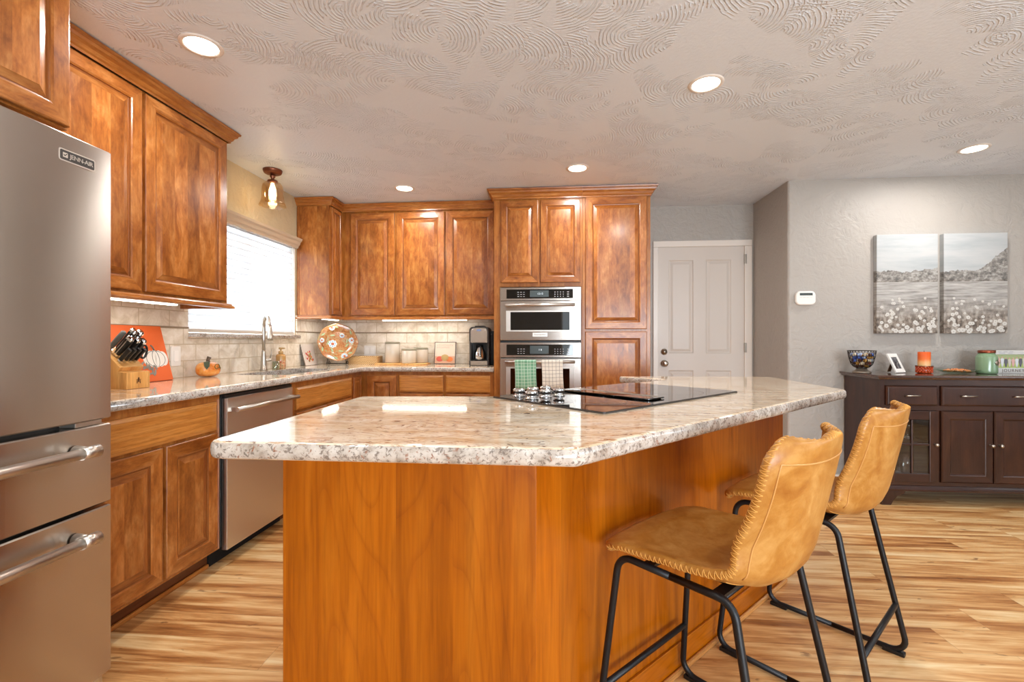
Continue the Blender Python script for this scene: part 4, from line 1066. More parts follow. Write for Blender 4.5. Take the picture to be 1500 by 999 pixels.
# canvas pictures
def canvas_mat(name, seed, tree_side):
    g = G(name); p = g.vmath('ADD', g.ob(), (seed, 0.0, 0.0)); x, y, z = g.sep(g.ob())
    hz = g.math('ADD', z, g.math('MULTIPLY', g.noise(g.mp(p, (5, 5, 5)), 1.0, 2), .02))
    sky = g.ramp(g.noise(g.mp(p, (2, 2, 14)), 1.0, 4, .6), [(.3, '#9fa5a8'), (.55, '#b1b4b5'), (.8, '#bdbdbb')])
    lake = g.ramp(g.noise(g.mp(p, (5, 5, 55)), 1.0, 4, .6), [(.35, '#7d7975'), (.5, '#a3a09c'), (.65, '#b9b6b2')])
    mead = g.ramp(g.noise(g.mp(p, (38, 38, 26)), 1.0, 4, .6), [(.33, '#4d433b'), (.48, '#7f7368'), (.64, '#aaa298')])
    c = g.mix(g.ramp(hz, [(.415, 0.0), (.425, 1.0)]), lake, sky)
    c = g.mix(g.ramp(g.math('ADD', z, g.math('MULTIPLY', g.noise(g.mp(p, (14, 14, 14)), 1.0, 3), .10)), [(.15, 1.0), (.33, 0.0)]), c, mead)
    th = g.math('ADD', g.math('MULTIPLY', g.noise(g.mp(p, (7, 7, 7), (2, 0, 0)), 1.0, 4, .65), .11), g.math('MULTIPLY', g.math('MAXIMUM', g.math('ADD', x, -.01), 0.0), tree_side))
    a = g.math('SUBTRACT', z, .425)
    band = g.math('MULTIPLY', g.math('GREATER_THAN', a, -.03), g.math('LESS_THAN', a, th))
    tr = g.ramp(g.noise(g.mp(p, (30, 30, 40)), 1.0, 4, .65), [(.36, '#3f3833'), (.5, '#756e66'), (.66, '#a9a59f')])
    c = g.mix(g.math('MULTIPLY', band, .85), c, tr)
    g.set(color=c, rough=.6); return g.m
for i, (cx0, cx1, lab, ts) in enumerate(((2.500, 2.940, 'lakeside meadow canvas hanging left, the one nearer the white keypad', .08), (2.982, 3.430, 'lakeside meadow canvas hanging right, with tall trees along its shore', .75))):
    t = thing('canvas_picture', lab, 'picture', ((cx0 + cx1) / 2, YD - .02, 1.196), 'pair of meadow canvases')
    wd, hh = (cx1 - cx0) / 2, .762
    obj('canvas', MB().box(-wd, wd, -.020, .0195, 0, hh), canvas_mat('meadow_canvas', i * 3.3, ts), t, world=False, bevel=.002)
    fl = MB(); ctr = MB()
    for k in range(64):
        fz = .27 * (random.random() ** 1.7) + .012; s_ = .007 + .010 * (1 - fz / .30) * random.random() + .002; fx = random.uniform(-wd + .02, wd - .02)
        for q in range(5):
            a = 2 * math.pi * q / 5 + k; fl.lathe([(s_ * .62, 0), (s_ * .55, .0008), (.0005, .001)], (fx + s_ * .5 * math.cos(a), -.0202, fz + s_ * .42 * math.sin(a)), 7, 'y', sm=False)
        ctr.lathe([(s_ * .17, 0), (s_ * .14, .0006), (.0003, .0008)], (fx, -.0212, fz), 6, 'y', sm=False)
    f_ = obj('painted_blossom', fl, plain('white_paint', '#c9c6c0', .6), t, world=False); f_['kind'] = 'stuff'
    obj('blossom_centre', ctr, plain('grey_paint', '#6d655c', .6), t, world=False)
# keypad
t = thing('alarm_keypad', 'white wall keypad with a grey display beside the wall corner', 'keypad', (1.985, YD, 1.42))
kp = MB().loft([[(x, YD - d_, z) for x, z in inset(rr(1.912, 2.060, 1.420, 1.530, .034, 8), i)] for d_, i in ((.0005, .004), (.004, 0), (.022, 0), (.028, .004), (.030, .010))]); obj('case', kp, 'white_plastic', t)
obj('display', MB().box(1.938, 2.034, YD - .0312, YD - .0302, 1.495, 1.514), 'lcd', t)
kk = MB()
for i in range(4): kk.box(1.936 + i * .026, 1.954 + i * .026, YD - .0312, YD - .0302, 1.480, 1.4815)
obj('key_row', kk, 'print_white', t)

# ------------------------------------------------------------------ things on the kitchen worktop
ZW = .9145
# knife block
t = thing('knife_block', 'light wooden knife block with slanted slots beside the refrigerator', 'knife block', (-2.02, 2.02, ZW))
AX, NZ = Vector((.63, 0, .777)), None
bp = [(-.09, 0), (.085, 0), (.085, .078), (.040, .082), (.052, .102), (-.043, .192), (-.11, .125)]
obj('block', MB().loft([[(a, y, z) for a, z in bp] for y in (-.062, .062)], g='z'), 'block_wood', t, world=False, bevel=.002)
text_m = MB(); text_m.box(.0853, .0857, -.004, .004, .030, .052); text_m.box(.0853, .0857, -.012, .012, .040, .043); text_m.box(.0853, .0857, -.010, -.006, .024, .038); text_m.box(.0853, .0857, .006, .010, .024, .038)
obj('burned_mark', text_m, plain('burned_mark', '#5a3415', .7), t, world=False)
sA, sB = Vector((.052, 0, .102)), Vector((-.043, 0, .192)); AXn = Vector((sA.z - sB.z, 0, sB.x - sA.x)); AXn = Vector((.09, 0, .095)).normalized()
KN = [(.86, -.040, .120, 'steel'), (.80, -.005, .125, 'big'), (.78, .030, .120, 'big'), (.58, -.030, .105, 'big'), (.56, .006, .100, 'mid'), (.54, .040, .095, 'mid'),
      (.26, -.044, .085, 'steak'), (.26, -.018, .085, 'steak'), (.26, .008, .085, 'steak'), (.26, .034, .085, 'steak')]
names = {'steel': ('sharpening_steel', 'grey-handled sharpening steel standing in the top of the knife block', 'sharpening steel'), 'big': ('kitchen_knife', '', 'knife'), 'mid': ('kitchen_knife', '', 'knife'), 'steak': ('steak_knife', 'black-handled steak knife in the lowest row of the knife block', 'knife')}
klab = iter(['large steel-capped knife in the middle of the top row of the block', 'large steel-capped knife at the window end of the top row of the block', 'black-handled knife at the refrigerator end of the middle row of the block', 'black-handled knife in the middle of the second row of the block', 'black-handled knife at the window end of the second row of the block'])
for f_, yy, ln_, kd in KN:
    base = sA.lerp(sB, f_) + Vector((0, yy, 0)) + Vector(t.location)
    nm, lb, ca = names[kd]; lb = lb or next(klab)
    k_ = thing(nm, lb, ca, base, 'knives in the wooden block')
    z_ = AXn; x_ = Vector((0, 1, 0)); y_ = z_.cross(x_); m4 = Matrix(((y_.x, x_.x, z_.x, 0), (y_.y, x_.y, z_.y, 0), (y_.z, x_.z, z_.z, 0), (0, 0, 0, 1)))
    hw, hd = (.0085, .0145) if kd != 'steak' else (.0065, .010)
    if kd == 'steel':
        hb = MB().tube([(0, 0, .012), (0, 0, .03), (0, 0, .08), (0, 0, ln_ - .004), (0, 0, ln_)], [.008, .0115, .0125, .011, .006], 14); hm = plain('grey_handle', '#5b5a55', .45)
    else:
        hb = MB().loft([[(a * sx_, b_ * sx_, z) for a, b_ in fillet([(-hd, -hw), (hd, -hw), (hd, hw), (-hd, hw)], .005, 3)] for z, sx_ in ((.014, .85), (.03, 1), (ln_ * .6, .95), (ln_ - .012, 1.08), (ln_ - .004, 1.0))]); hm = M['black_plastic']
    obj('handle', hb.xf(m4), hm, k_, world=False)
    bl = MB().loft([[(a, b_, z) for a, b_ in fillet([(-hd * .9, -hw * .9), (hd * .9, -hw * .9), (hd * .9, hw * .9), (-hd * .9, hw * .9)], .004, 3)] for z in (.0008, .0138)])
    obj('bolster', bl.xf(m4), 'chrome', k_, world=False)
    if kd in ('big', 'mid'):
        cp = MB().loft([[(a * s_, b_ * s_, z) for a, b_ in fillet([(-hd * 1.1, -hw * 1.1), (hd * 1.1, -hw * 1.1), (hd * 1.1, hw * 1.1), (-hd * 1.1, hw * 1.1)], .006, 4)] for z, s_ in ((ln_ - .0038, 1), (ln_ + .008, 1), (ln_ + .015, .7))]); obj('end_cap', cp.xf(m4), 'chrome', k_, world=False)
        rv = MB().loft([[(a, b_, z) for a, b_ in ((-.002, -hw - .0006), (.002, -hw - .0006), (.002, hw + .0006), (-.002, hw + .0006))] for z in (.016, ln_ - .006)]); obj('tang', rv.xf(m4), 'steel_smooth', k_, world=False)
# kitchen shears
base = sA.lerp(sB, .44) + Vector((0, .048, 0)) + Vector(t.location)
k_ = thing('kitchen_shears', 'black-handled shears with looped grips in the knife block', 'shears', base + Vector((.004, .008, 0)), 'knives in the wooden block')
hb = MB()
for sg in (-1, 1): hb.tube([(.018 * math.cos(a) + sg * .0, sg * .017 + .017 * math.sin(a), .040 + .026 * math.cos(a + .0)) for a in [2 * math.pi * i / 18 for i in range(18)]], .005, 8, closed=True)
hb.tube([(0, 0, .001), (0, 0, .022)], .008, 10); obj('handles', hb.xf(m4), 'black_plastic', k_, world=False)
# thin cutting mat under the block's edge
o = obj('paper_sheet', MB().box(-.10, .055, -.115, -.068, 0, .002), plain('tan_card', '#b98a55', .6)); o.location = (-2.0, 2.02, ZW); tag(o, 'flat tan card lying in front of the knife block', 'card')
# pumpkin panel
t = thing('pumpkin_panel', 'orange panel painted with a white pumpkin leaning behind the knife block', 'wall art', (-2.168, 2.24, ZW))
t.rotation_euler = (0, R(-15), 0)
obj('board', MB().box(-.012, 0, -.25, .25, 0.002, .318), 'orange', t, world=False, bevel=.002)
pk = MB()
for dy, ry, rz_ in ((-.05, .030, .042), (-.026, .034, .047), (0, .036, .050), (.026, .034, .047), (.05, .030, .042)):
    pk.loft([[(x_, .165 + dy + ry * math.cos(2 * math.pi * i / 24) * s_, .128 + rz_ * math.sin(2 * math.pi * i / 24) * s_) for i in range(24)] for x_, s_ in ((.0003, 1), (.0012 + .0004 * abs(dy) / .05, .92))])
obj('painted_pumpkin', pk, plain('white_pumpkin_paint', '#e6e2da', .5), t, world=False)
lf = MB()
for i in range(14):
    cy, cz = .10 + random.uniform(-.035, .05), .075 + random.uniform(-.03, .03); a0 = random.random() * 6
    lf.loft([[(x_, cy + s_ * (.018 * math.cos(q) * math.cos(a0) - .006 * math.sin(q) * math.sin(a0)), cz + s_ * (.018 * math.cos(q) * math.sin(a0) + .006 * math.sin(q) * math.cos(a0))) for q in [2 * math.pi * j / 12 for j in range(12)]] for x_, s_ in ((.0014, 1), (.0024, .9))])
obj('painted_leaves', lf, plain('sketched_leaf_paint', '#8b867c', .5), t, world=False)
ou = MB()
for dy in (-.05, -.018, .018, .05): ou.tube([(.0026, .165 + dy * math.cos(a) * 1.2, .128 + .046 * math.sin(a)) for a in [-1.4 + 2.8 * j / 12 for j in range(13)]], .0011, 5)
ou.tube([(.0026, .165, .176), (.0026, .160, .195), (.0026, .150, .205)], .004, 6)
obj('painted_outline', ou, plain('dark_outline_paint', '#6b6a60', .5), t, world=False)
# switches
def wall_plate(name, label, face, u0, u1, v0, v1, w_, n_):
    cx, cz = (u0 + u1) / 2, (v0 + v1) / 2; loc = (w_, cx, cz) if face == '+x' else (cx, w_, cz)
    t = thing(name, label, 'switch' if 'switch' in name else 'socket', loc)
    obj('cover_plate', plate(face, rr(u0, u1, v0, v1, .006), w_, .006), 'white_plastic', t, bevel=.0015)
    for k in range(n_):
        c_ = u0 + (u1 - u0) * (k + .5) / n_; w2 = w_ + .0062 if face == '+x' else w_ - .0062
        obj('rocker' if 'switch' in name else 'receptacle', plate(face, rr(c_ - .0165, c_ + .0165, cz - .033, cz + .033, .003), w2, .003), plain('bright_white_plastic', '#f4f1ec', .3), t, bevel=.001)
wall_plate('light_switch', 'white light switch on the tiles between orange panel and ceramic pumpkin', '+x', 2.568, 2.640, .987, 1.105, bx, 1)
wall_plate('wall_socket', 'white double socket on the tiles above the wicker basket', '-y', -1.868, -1.752, .985, 1.092, YB - .012, 2)
# ceramic pumpkin
t = thing('ceramic_pumpkin', 'small orange ceramic pumpkin on the worktop under the window', 'pumpkin', (-2.150, 2.735, ZW))
pm = MB(); rings = []
for j in range(15):
    ph = -math.pi / 2 + math.pi * j / 14; ring = []
    for i in range(48):
        a = 2 * math.pi * i / 48; r_ = .078 * (math.cos(ph) ** .65 if j not in (0, 14) else .02) * (1 - .07 * abs(math.cos(4 * a)) ** 6)
        ring.append((r_ * math.cos(a) * .8, r_ * math.sin(a), .046 + .046 * math.sin(ph) * (abs(math.sin(ph)) ** -.15 if abs(math.sin(ph)) > .1 else 1)))
    rings.append(ring)
pm.loft(rings, sm=True)
g = G('orange_ceramic_glaze'); g.set(color=g.ramp(g.noise(g.ob(), 22, 4, .6, .6), [(.35, '#c9661c'), (.5, '#dc8a35'), (.68, '#e6a95f')]), rough=.3, coat=.4); obj('body', pm, g.m, t, world=False)
obj('stem', MB().tube([(0, 0, .088), (0, 0, .105), (.004, .006, .122)], [.013, .010, .013], 10), plain('brown_stem', '#5b4a3a', .5), t, world=False)
lf = MB(); lf.add([(.012, -.02, .094), (.040, -.035, .090), (.058, -.062, .070), (.050, -.074, .048), (.030, -.072, .070), (.010, -.05, .090)], [(0, 1, 2, 3, 4, 5)]); obj('leaf', lf, plain('dark_green_glaze', '#4f5a45', .35), t, world=False, solid=.006, recalc=False)
vn = MB(); vn.tube([(.070 - .0 * k, -.012 + .020 * math.cos(k * .55), .064 + .016 * math.sin(k * .55)) if k < 9 else (.070 - (k - 9) * .002, .005 + (k - 9) * .005, .058 + .010 * math.sin((k - 9) * 1.2)) for k in range(15)], .0026, 6); obj('vine', vn, plain('olive_vine', '#6c5a22', .4), t, world=False)
# faucet
FXP = Vector((-2.19, 3.36, ZW)); t = thing('kitchen_faucet', 'brushed nickel gooseneck faucet behind the sink', 'faucet', FXP)
dr = Vector((.14, -.14, 0)).normalized()
obj('body', MB().lathe([(.028, 0), (.028, .006), (.024, .010), (.021, .05), (.0195, .09), (.0145, .14), (.0135, .15), (.001, .15)], (0, 0, 0), 24), 'nickel', t, world=False)
arc = [Vector((0, 0, .14)), Vector((0, 0, .24)), Vector((0, 0, .32))]
for k in range(1, 13):
    a = math.pi * k / 12 * .94; arc.append(dr * (.088 - .088 * math.cos(a)) + Vector((0, 0, .32 + .088 * math.sin(a))))
obj('spout', MB().tube(arc, .0125, 16), 'nickel', t, world=False)
e = arc[-1]; dn = (arc[-1] - arc[-2]).normalized()
obj('spray_head', MB().tube([e - dn * .002, e + dn * .02, e + dn * .035, e + dn * .10, e + dn * .112], [.0135, .0155, .0165, .0205, .019], 18), 'nickel', t, world=False)
pr = Vector((.6, .8, 0))
hb = MB().tube([(0, 0, .075), tuple(pr * .045 + Vector((0, 0, .078))), tuple(pr * .055 + Vector((0, 0, .078)))], [.011, .013, .009], 12); hb.tube([tuple(pr * .045 + Vector((0, 0, .082))), tuple(pr * .055 + Vector((0, 0, .13))), tuple(pr * .058 + Vector((0, 0, .17)))], [.005, .004, .003], 8)
obj('lever', hb, 'nickel', t, world=False)
# soap bottle and small glass
t = thing('soap_dispenser', 'amber pump soap bottle with a floral label behind the sink', 'soap bottle', (-2.20, 3.60, ZW))
g = G('amber_soap'); z = g.sep(g.ob())[2]; fl_ = g.ramp(g.noise(g.ob(), 60, 3, .6, 1), [(.4, '#b35a3a'), (.5, '#d7b58a'), (.6, '#8b6a3c'), (.7, '#e2d2b8')])
g.set(color=g.mix(g.math('LESS_THAN', z, .068), '#b98a50', fl_), rough=.2, coat=.4)
obj('bottle', MB().lathe([(.001, 0), (.034, 0), (.037, .004), (.037, .10), (.032, .112), (.014, .118), (.001, .118)], (0, 0, 0), 28), g.m, t, world=False)
pu = MB().lathe([(.018, .1185), (.018, .138), (.014, .140), (.006, .142), (.006, .155), (.016, .156), (.016, .170), (.001, .172)], (0, 0, 0), 20); pu.box(-.006, .034, -.006, .006, .158, .168); obj('pump', pu, plain('tan_pump', '#b99560', .4), t, world=False)
o = obj('drinking_glass', MB().lathe([(.001, .002), (.024, 0), (.026, .004), (.027, .062), (.025, .062), (.024, .006), (.001, .005)], (0, 0, 0), 24, caps=False), 'green_glass'); o.location = (-2.165, 3.475, ZW); tag(o, 'small clear glass standing beside the faucet', 'glass')
# floral tile leaning on the left wall
t = thing('decorative_tile', 'white tile painted with red flowers leaning in the corner by the window', 'tile', (-2.195, 4.085, ZW)); t.rotation_euler = (0, R(-15), 0)
obj('tile', MB().box(-.008, 0, -.10, .10, .0025, .198), plain('white_tile', '#d8ccc2', .35), t, world=False, bevel=.002)
obj('tile_edge', MB().box(-.0115, -.0082, -.103, .103, .0, .200), 'card_edge', t, world=False)
fl = [MB(), MB(), MB()]
for i in range(26):
    cy, cz = random.gauss(.005, .026), random.gauss(.088, .030); fl[i % 3].lathe([(.011, 0), (.010, .0012), (.001, .0016)], (.0003 + .0002 * i / 26, cy, cz), 10, 'x', sm=False)
for mb_, c_, nm in zip(fl, ('#c23a2b', '#7d8a52', '#d98a4a'), ('painted_petals', 'painted_leaves', 'painted_buds')): obj(nm, mb_, plain('flower_paint', c_, .5), t, world=False)
# platter on its easel
PN = Vector((.50, -.84, 0)).normalized(); rz = math.atan2(PN.y, PN.x) + math.pi / 2
t = thing('plate_easel', 'dark wire easel holding the painted platter in the corner', 'plate stand', (-2.030, 4.245, ZW), rz=rz)
ez = MB()
for sx in (-1, 1):
    ez.tube([(sx * .09, .09, .005), (sx * .07, .07, .10), (sx * .06, .065, .20)], .003, 8); ez.tube([(sx * .09, .09, .005), (sx * .085, .0, .008), (sx * .08, -.055, .012), (sx * .08, -.072, .035), (sx * .082, -.060, .050)], .003, 8)
    ez.tube([(sx * .08 + .012 * math.cos(a), -.072, .020 + .012 * math.sin(a)) for a in [2 * math.pi * i / 12 for i in range(12)]], .0025, 6, closed=True)
ez.tube([(-.06, .065, .20), (.06, .065, .20)], .003, 8); ez.tube([(-.087, .03, .008), (.087, .03, .008)], .003, 8)
obj('wire_frame', ez, 'dark_iron', t, world=False)
t = thing('platter', 'large round terracotta platter painted with flowers, propped in the corner', 'plate', (-2.030, 4.245, ZW)); t.rotation_euler = (0, 0, rz)
lean = Matrix.Translation((0, -.018, .205)) @ Matrix.Rotation(R(-14), 4, 'X')
g = G('terracotta_glaze'); x, y, z = g.sep(g.uv()); rr_ = g.math('SQRT', g.math('ADD', g.math('MULTIPLY', x, x), g.math('MULTIPLY', z if False else y, y)))
sp_ = g.noise(g.ob(), 24, 4, .6, 2.0)
g.set(color=g.ramp(sp_, [(.32, '#7a4120'), (.45, '#9c6233'), (.55, '#ab7a4b'), (.64, '#7f8562'), (.76, '#b5a079')]), rough=.22, coat=.5)
pl = MB(); prof = [(.001, .0), (.10, .0), (.112, .004), (.125, .016), (.172, .028), (.180, .030), (.180, .025), (.172, .022), (.126, .009), (.11, -.006), (.001, -.006)]
rings = []
for r_, h_ in prof:
    rings.append([(r_ * (1 + (.018 * math.cos(8 * q) if r_ > .15 else 0)) * math.cos(q), -h_, r_ * (1 + (.018 * math.cos(8 * q) if r_ > .15 else 0)) * math.sin(q)) for q in [2 * math.pi * i / 64 for i in range(64)]])
pl.loft(rings, sm=True); obj('dish', pl.xf(lean), g.m, t, world=False)
def petals(mb, cx, cz, n_, rad, s_, y_):
    for i in range(n_):
        a = 2 * math.pi * i / n_; mb.lathe([(s_, 0), (s_ * .9, .0010), (.001, .0013)], (cx + rad * math.cos(a), y_, cz + rad * math.sin(a)), 10, 'y', sm=False)
blue, white, dark, green, orange_ = MB(), MB(), MB(), MB(), MB()
FL = [(-.045, -.010, 1.0, -.0005), (-.05, .140, .7, -.0235), (.055, -.135, .8, -.0235), (.125, .02, .75, -.019), (-.14, .02, .6, -.022), (.04, .07, .6, -.0005)]
for fx, fz, s_, yy in FL:
    petals(white, fx, fz, 8, .026 * s_, .013 * s_, yy); petals(blue, fx, fz, 8, .026 * s_, .007 * s_, yy - .0014); petals(dark, fx, fz, 6, .012 * s_, .0035 * s_, yy - .0016); petals(orange_, fx, fz, 1, 0, .010 * s_, yy - .001)
for i in range(13):
    a = 2 * math.pi * i / 13 + .2; rad = .150 if i % 2 else .085; yy = -.0245 if i % 2 else -.0005
    cx, cz = rad * math.cos(a), rad * math.sin(a); b0 = a + 1.1
    green.loft([[(cx + k_ * (.022 * math.cos(q) * math.cos(b0) - .008 * math.sin(q) * math.sin(b0)), y_, cz + k_ * (.022 * math.cos(q) * math.sin(b0) + .008 * math.sin(q) * math.cos(b0))) for q in [2 * math.pi * j / 14 for j in range(14)]] for y_, k_ in ((yy, 1), (yy - .001, .9))])
for mb_, c_, nm in ((white, '#dfe2dc', 'painted_petals'), (blue, '#6f93b5', 'painted_blue_petals'), (dark, '#39404f', 'painted_dots'), (green, '#93a57c', 'painted_leaves'), (orange_, '#c4552a', 'painted_flower_centres')):
    o = obj(nm, mb_.xf(lean), plain('platter_paint', c_, .3, 0, coat=.4), t, world=False)
# wicker basket with napkins
t = thing('wicker_basket', 'shallow rectangular wicker basket below the double socket', 'basket', (-1.805, 4.36, ZW))
bk = MB(); bw, bdp, bh = .148, .075, .070
g = G('wicker_weave'); u, v_, _ = g.sep(g.uv())
wv = g.math('MULTIPLY', g.math('SINE', g.math('MULTIPLY', u, 330.0)), g.math('SINE', g.math('MULTIPLY', v_, 420.0)))
g.set(color=g.ramp(g.math('MULTIPLY_ADD', wv, .5, .5), [(.2, '#8d6537'), (.5, '#c39a62'), (.85, '#dcbb88')]), rough=.6); g.bump(wv, .6, .004); M['wicker'] = g.m
bk.loft([[(x, y, z) for x, y in rr(-bw, bw, -bdp, bdp, .015)] for z in (0, bh)], cap1=False)
bk.loft([[(x, y, z) for x, y in rr(-bw + .008, bw - .008, -bdp + .008, bdp - .008, .012)] for z in (bh, .008)], cap0=False)
obj('weave', bk, 'wicker', t, world=False, recalc=False)
rm = MB().tube([(x, y, bh) for x, y in rr(-bw + .004, bw - .004, -bdp + .004, bdp - .004, .014)], .007, 8, closed=True); obj('rim', rm, 'wicker', t, world=False)
o = obj('paper_napkins', MB().box(-.05, .05, -.045, .045, 0, .052), 'white_plastic', None, bevel=.004); o.location = (-1.84, 4.355, ZW + .0085); tag(o, 'stack of white paper napkins lying in the wicker basket', 'napkins')
# tray and canisters
t = obj('serving_board', slab(rr(-.245, .245, -.135, .135, .05), 0, .012, r=.004), 'block_wood'); t.location = (-1.425, 4.34, ZW); tag(t, 'thin wooden board under the three cream canisters', 'tray')
def canister(label, x, y, r_, h_):
    t = thing('canister', label, 'canister', (x, y, ZW + .0125), 'cream kitchen canisters')
    obj('body', MB().lathe([(.001, 0), (r_ - .006, 0), (r_, .006), (r_, h_ - .022), (r_ - .002, h_ - .020), (.001, h_ - .020)], (0, 0, 0), 40), 'ceramic', t, world=False)
    obj('lid', MB().lathe([(.001, h_ - .0195), (r_ - .0005, h_ - .0195), (r_ + .001, h_ - .015), (r_ + .001, h_ - .006), (r_ - .004, h_), (.001, h_)], (0, 0, 0), 40), 'ceramic_rim', t, world=False)
canister('tall cream canister standing at the basket end of the wooden board', -1.535, 4.36, .070, .203)
canister('short cream canister in front, beside the tall one on the board', -1.352, 4.29, .069, .140)
canister('short cream canister tucked behind the other short one on the board', -1.268, 4.405, .069, .148)
# pumpkin picture
t = thing('decorative_tile', 'square picture of pumpkins in a thin grey frame beside the coffee maker', 'picture', (-1.040, 4.435, ZW)); t.rotation_euler = (R(-9), 0, 0)
obj('picture', MB().box(-.100, .100, -.006, .004, .004, .210), plain('cream_print', '#dcc9b6', .5), t, world=False)
fr = MB()
for a, b_, c_, e_ in ((-.106, -.099, 0, .215), (.099, .106, 0, .215), (-.099, .099, 0, .005), (-.099, .099, .209, .215)): fr.box(a, b_, -.008, .006, c_, e_)
obj('frame', fr, 'card_edge', t, world=False)
obj('printed_table', MB().box(-.098, .098, -.0066, -.0061, .0052, .075), plain('print_pink', '#d0a184', .5), t, world=False)
a_, b_, c_ = MB(), MB(), MB()
for cx, cz, rx, rz_, mb_ in ((-.05, .048, .034, .026, a_), (.045, .045, .036, .024, b_), (0, .060, .040, .032, c_)):
    mb_.loft([[(cx + rx * s_ * math.cos(2 * math.pi * i / 24), y_, cz + rz_ * s_ * math.sin(2 * math.pi * i / 24)) for i in range(24)] for y_, s_ in ((-.0067, 1), (-.0076, .92))])
for mb_, col_ in ((c_, '#bfa065'), (a_, '#cf5a48'), (b_, '#d9763a')): obj('printed_pumpkin', mb_, plain('print_ink', col_, .5), t, world=False)
sq = MB()
for cz, n_ in ((.182, 9), (.160, 7)):
    for i in range(n_): x_ = -.075 + i * .0185; sq.tube([(x_ + .006 * math.cos(q), -.0068, cz + .006 * math.sin(q) + .002 * math.sin(i * 2)) for q in [.6 + 4.6 * j / 7 for j in range(8)]], .0010, 5)
obj('script_lettering', sq, plain('script_ink', '#b77a70', .5), t, world=False)
# coffee maker
t = thing('coffee_maker', 'steel and black drip coffee maker beside the ovens', 'coffee maker', (-.665, 4.28, ZW))
bo = MB(); bo.box(-.090, .090, -.10, .115, 0, .045); bo.box(-.090, .090, .02, .115, .045, .22); bo.box(-.090, -.074, -.085, .02, .045, .22); bo.box(.074, .090, -.085, .02, .045, .22)
tp_ = fillet([(-.090, .22), (.090, .22), (.090, .352), (-.090, .352)], [0, 0, .035, .035], 6); bo.loft([[(x, y, z) for x, z in tp_] for y in (-.10, .115)])
obj('housing', bo, plain('dark_grey_plastic', '#3a3633', .38), t, world=False, bevel=.003)
fp = MB(); tp_ = fillet([(-.076, .208), (.076, .208), (.076, .340), (-.076, .340)], [0, 0, .030, .030], 6); fp.loft([[(x, y, z) for x, z in tp_] for y in (-.1035, -.1003)]); obj('front_panel', fp, 'steel', t, world=False); obj('base_panel', MB().box(-.076, .076, -.1035, -.1003, .004, .040), 'steel', t, world=False)
obj('display', MB().box(-.020, .020, -.1045, -.1036, .312, .330), plain('blue_lcd', '#7f93b8', .2), t, world=False)
bt_ = MB()
for i, x_ in enumerate((-.055, -.040, .036, .050, .062)): bt_.lathe([(.005, 0), (.004, .0015), (.001, .002)], (x_, -.1036, .321), 10, 'y')
obj('button', bt_, 'chrome', t, world=False)
obj('lid_handle', MB().box(-.045, .045, -.06, .04, .3525, .362), 'black_plastic', t, world=False, bevel=.003)
obj('water_tank', MB().box(.0905, .150, .01, .110, 0, .315), 'black_plastic', t, world=False, bevel=.004)
obj('tank_stud', MB().lathe([(.006, 0), (.005, .003), (.001, .004)], (.098, .0097, .285), 12, 'y'), 'chrome', t, world=False)
cf = thing('carafe', 'steel carafe standing on the coffee maker hot plate', 'carafe', (-.665, 4.28 - .035, ZW + .0455))
obj('jug', MB().lathe([(.001, 0), (.048, 0), (.054, .006), (.055, .05), (.046, .09), (.032, .11), (.034, .125), (.001, .127)], (0, 0, 0), 28), 'chrome', cf, world=False)
obj('spout_lid', MB().lathe([(.033, .1275), (.034, .135), (.026, .145), (.001, .147)], (0, 0, 0), 24), 'black_plastic', cf, world=False)
obj('grip', MB().tube([(.010, -.030, .125), (.016, -.052, .118), (.018, -.058, .07), (.014, -.052, .03)], .006, 8), 'black_plastic', cf, world=False)

# ------------------------------------------------------------------ towels on the lower oven handle
def towel(label, x0, x1, zl, m):
    yb, zb, r_ = OF - .062, .966, .0145; path = []
    for k in range(9): path.append((yb - r_ - .003 * math.sin(k * .6), zl + (zb - zl) * k / 8))
    for k in range(1, 8): a = math.pi - math.pi * k / 8; path.append((yb + r_ * math.cos(a), zb + r_ * math.sin(a)))
    for k in range(7): path.append((yb + r_ + .002 * math.sin(k), zb - (zb - zl - .03) * k / 6))
    nx = 16; vs = []; mb = MB(); Lc = 0; us = []
    for j, (y, z) in enumerate(path):
        if j: Lc += math.dist(path[j - 1], path[j])
        us.append(Lc)
        for i in range(nx + 1):
            f = i / nx; fall = max(0, (zb - z) / (zb - zl)); wob = .006 * fall * math.sin(f * 9 + (1 if j > 12 else 0)); nar = 1 - .04 * math.sin(fall * 3)
            vs.append((x0 + (x1 - x0) * (.5 + (f - .5) * nar) + .006 * fall, y + (wob - .004 * fall if j < 12 else abs(wob) * .6 + .002), z - .004 * math.sin(f * 5) * fall))
    mb.add(vs, [(j * (nx + 1) + i, j * (nx + 1) + i + 1, (j + 1) * (nx + 1) + i + 1, (j + 1) * (nx + 1) + i) for j in range(len(path) - 1) for i in range(nx)], sm=True)
    o_ = obj('dish_towel', mb, m, recalc=False, solid=.003)
    ul = o_.data.uv_layers[0]
    for p in o_.data.polygons:
        for li in p.loop_indices:
            vi = o_.data.loops[li].vertex_index; ul.data[li].uv = ((vi % (nx + 1)) / nx * (x1 - x0), us[vi // (nx + 1)])
    tag(o_, label, 'towel', 'towels on the oven handle'); return o_
def check(name, base, line, pitch, wdt, alt=None):
    g = G(name); u, v_, _ = g.sep(g.uv()); a = g.math('LESS_THAN', g.math('FRACT', g.math('DIVIDE', u, pitch)), wdt); b_ = g.math('LESS_THAN', g.math('FRACT', g.math('DIVIDE', v_, pitch)), wdt)
    c = base
    if alt:
        c = g.mix(g.math('MULTIPLY', g.math('LESS_THAN', g.math('FRACT', g.math('DIVIDE', u, pitch * 2)), .5), .6), base, alt)
    g.set(color=g.mix(g.math('MAXIMUM', a, b_), c, line), rough=.85, sheen=.2); g.bump(g.noise(g.uv(), 900, 2), .1, .001); return g.m
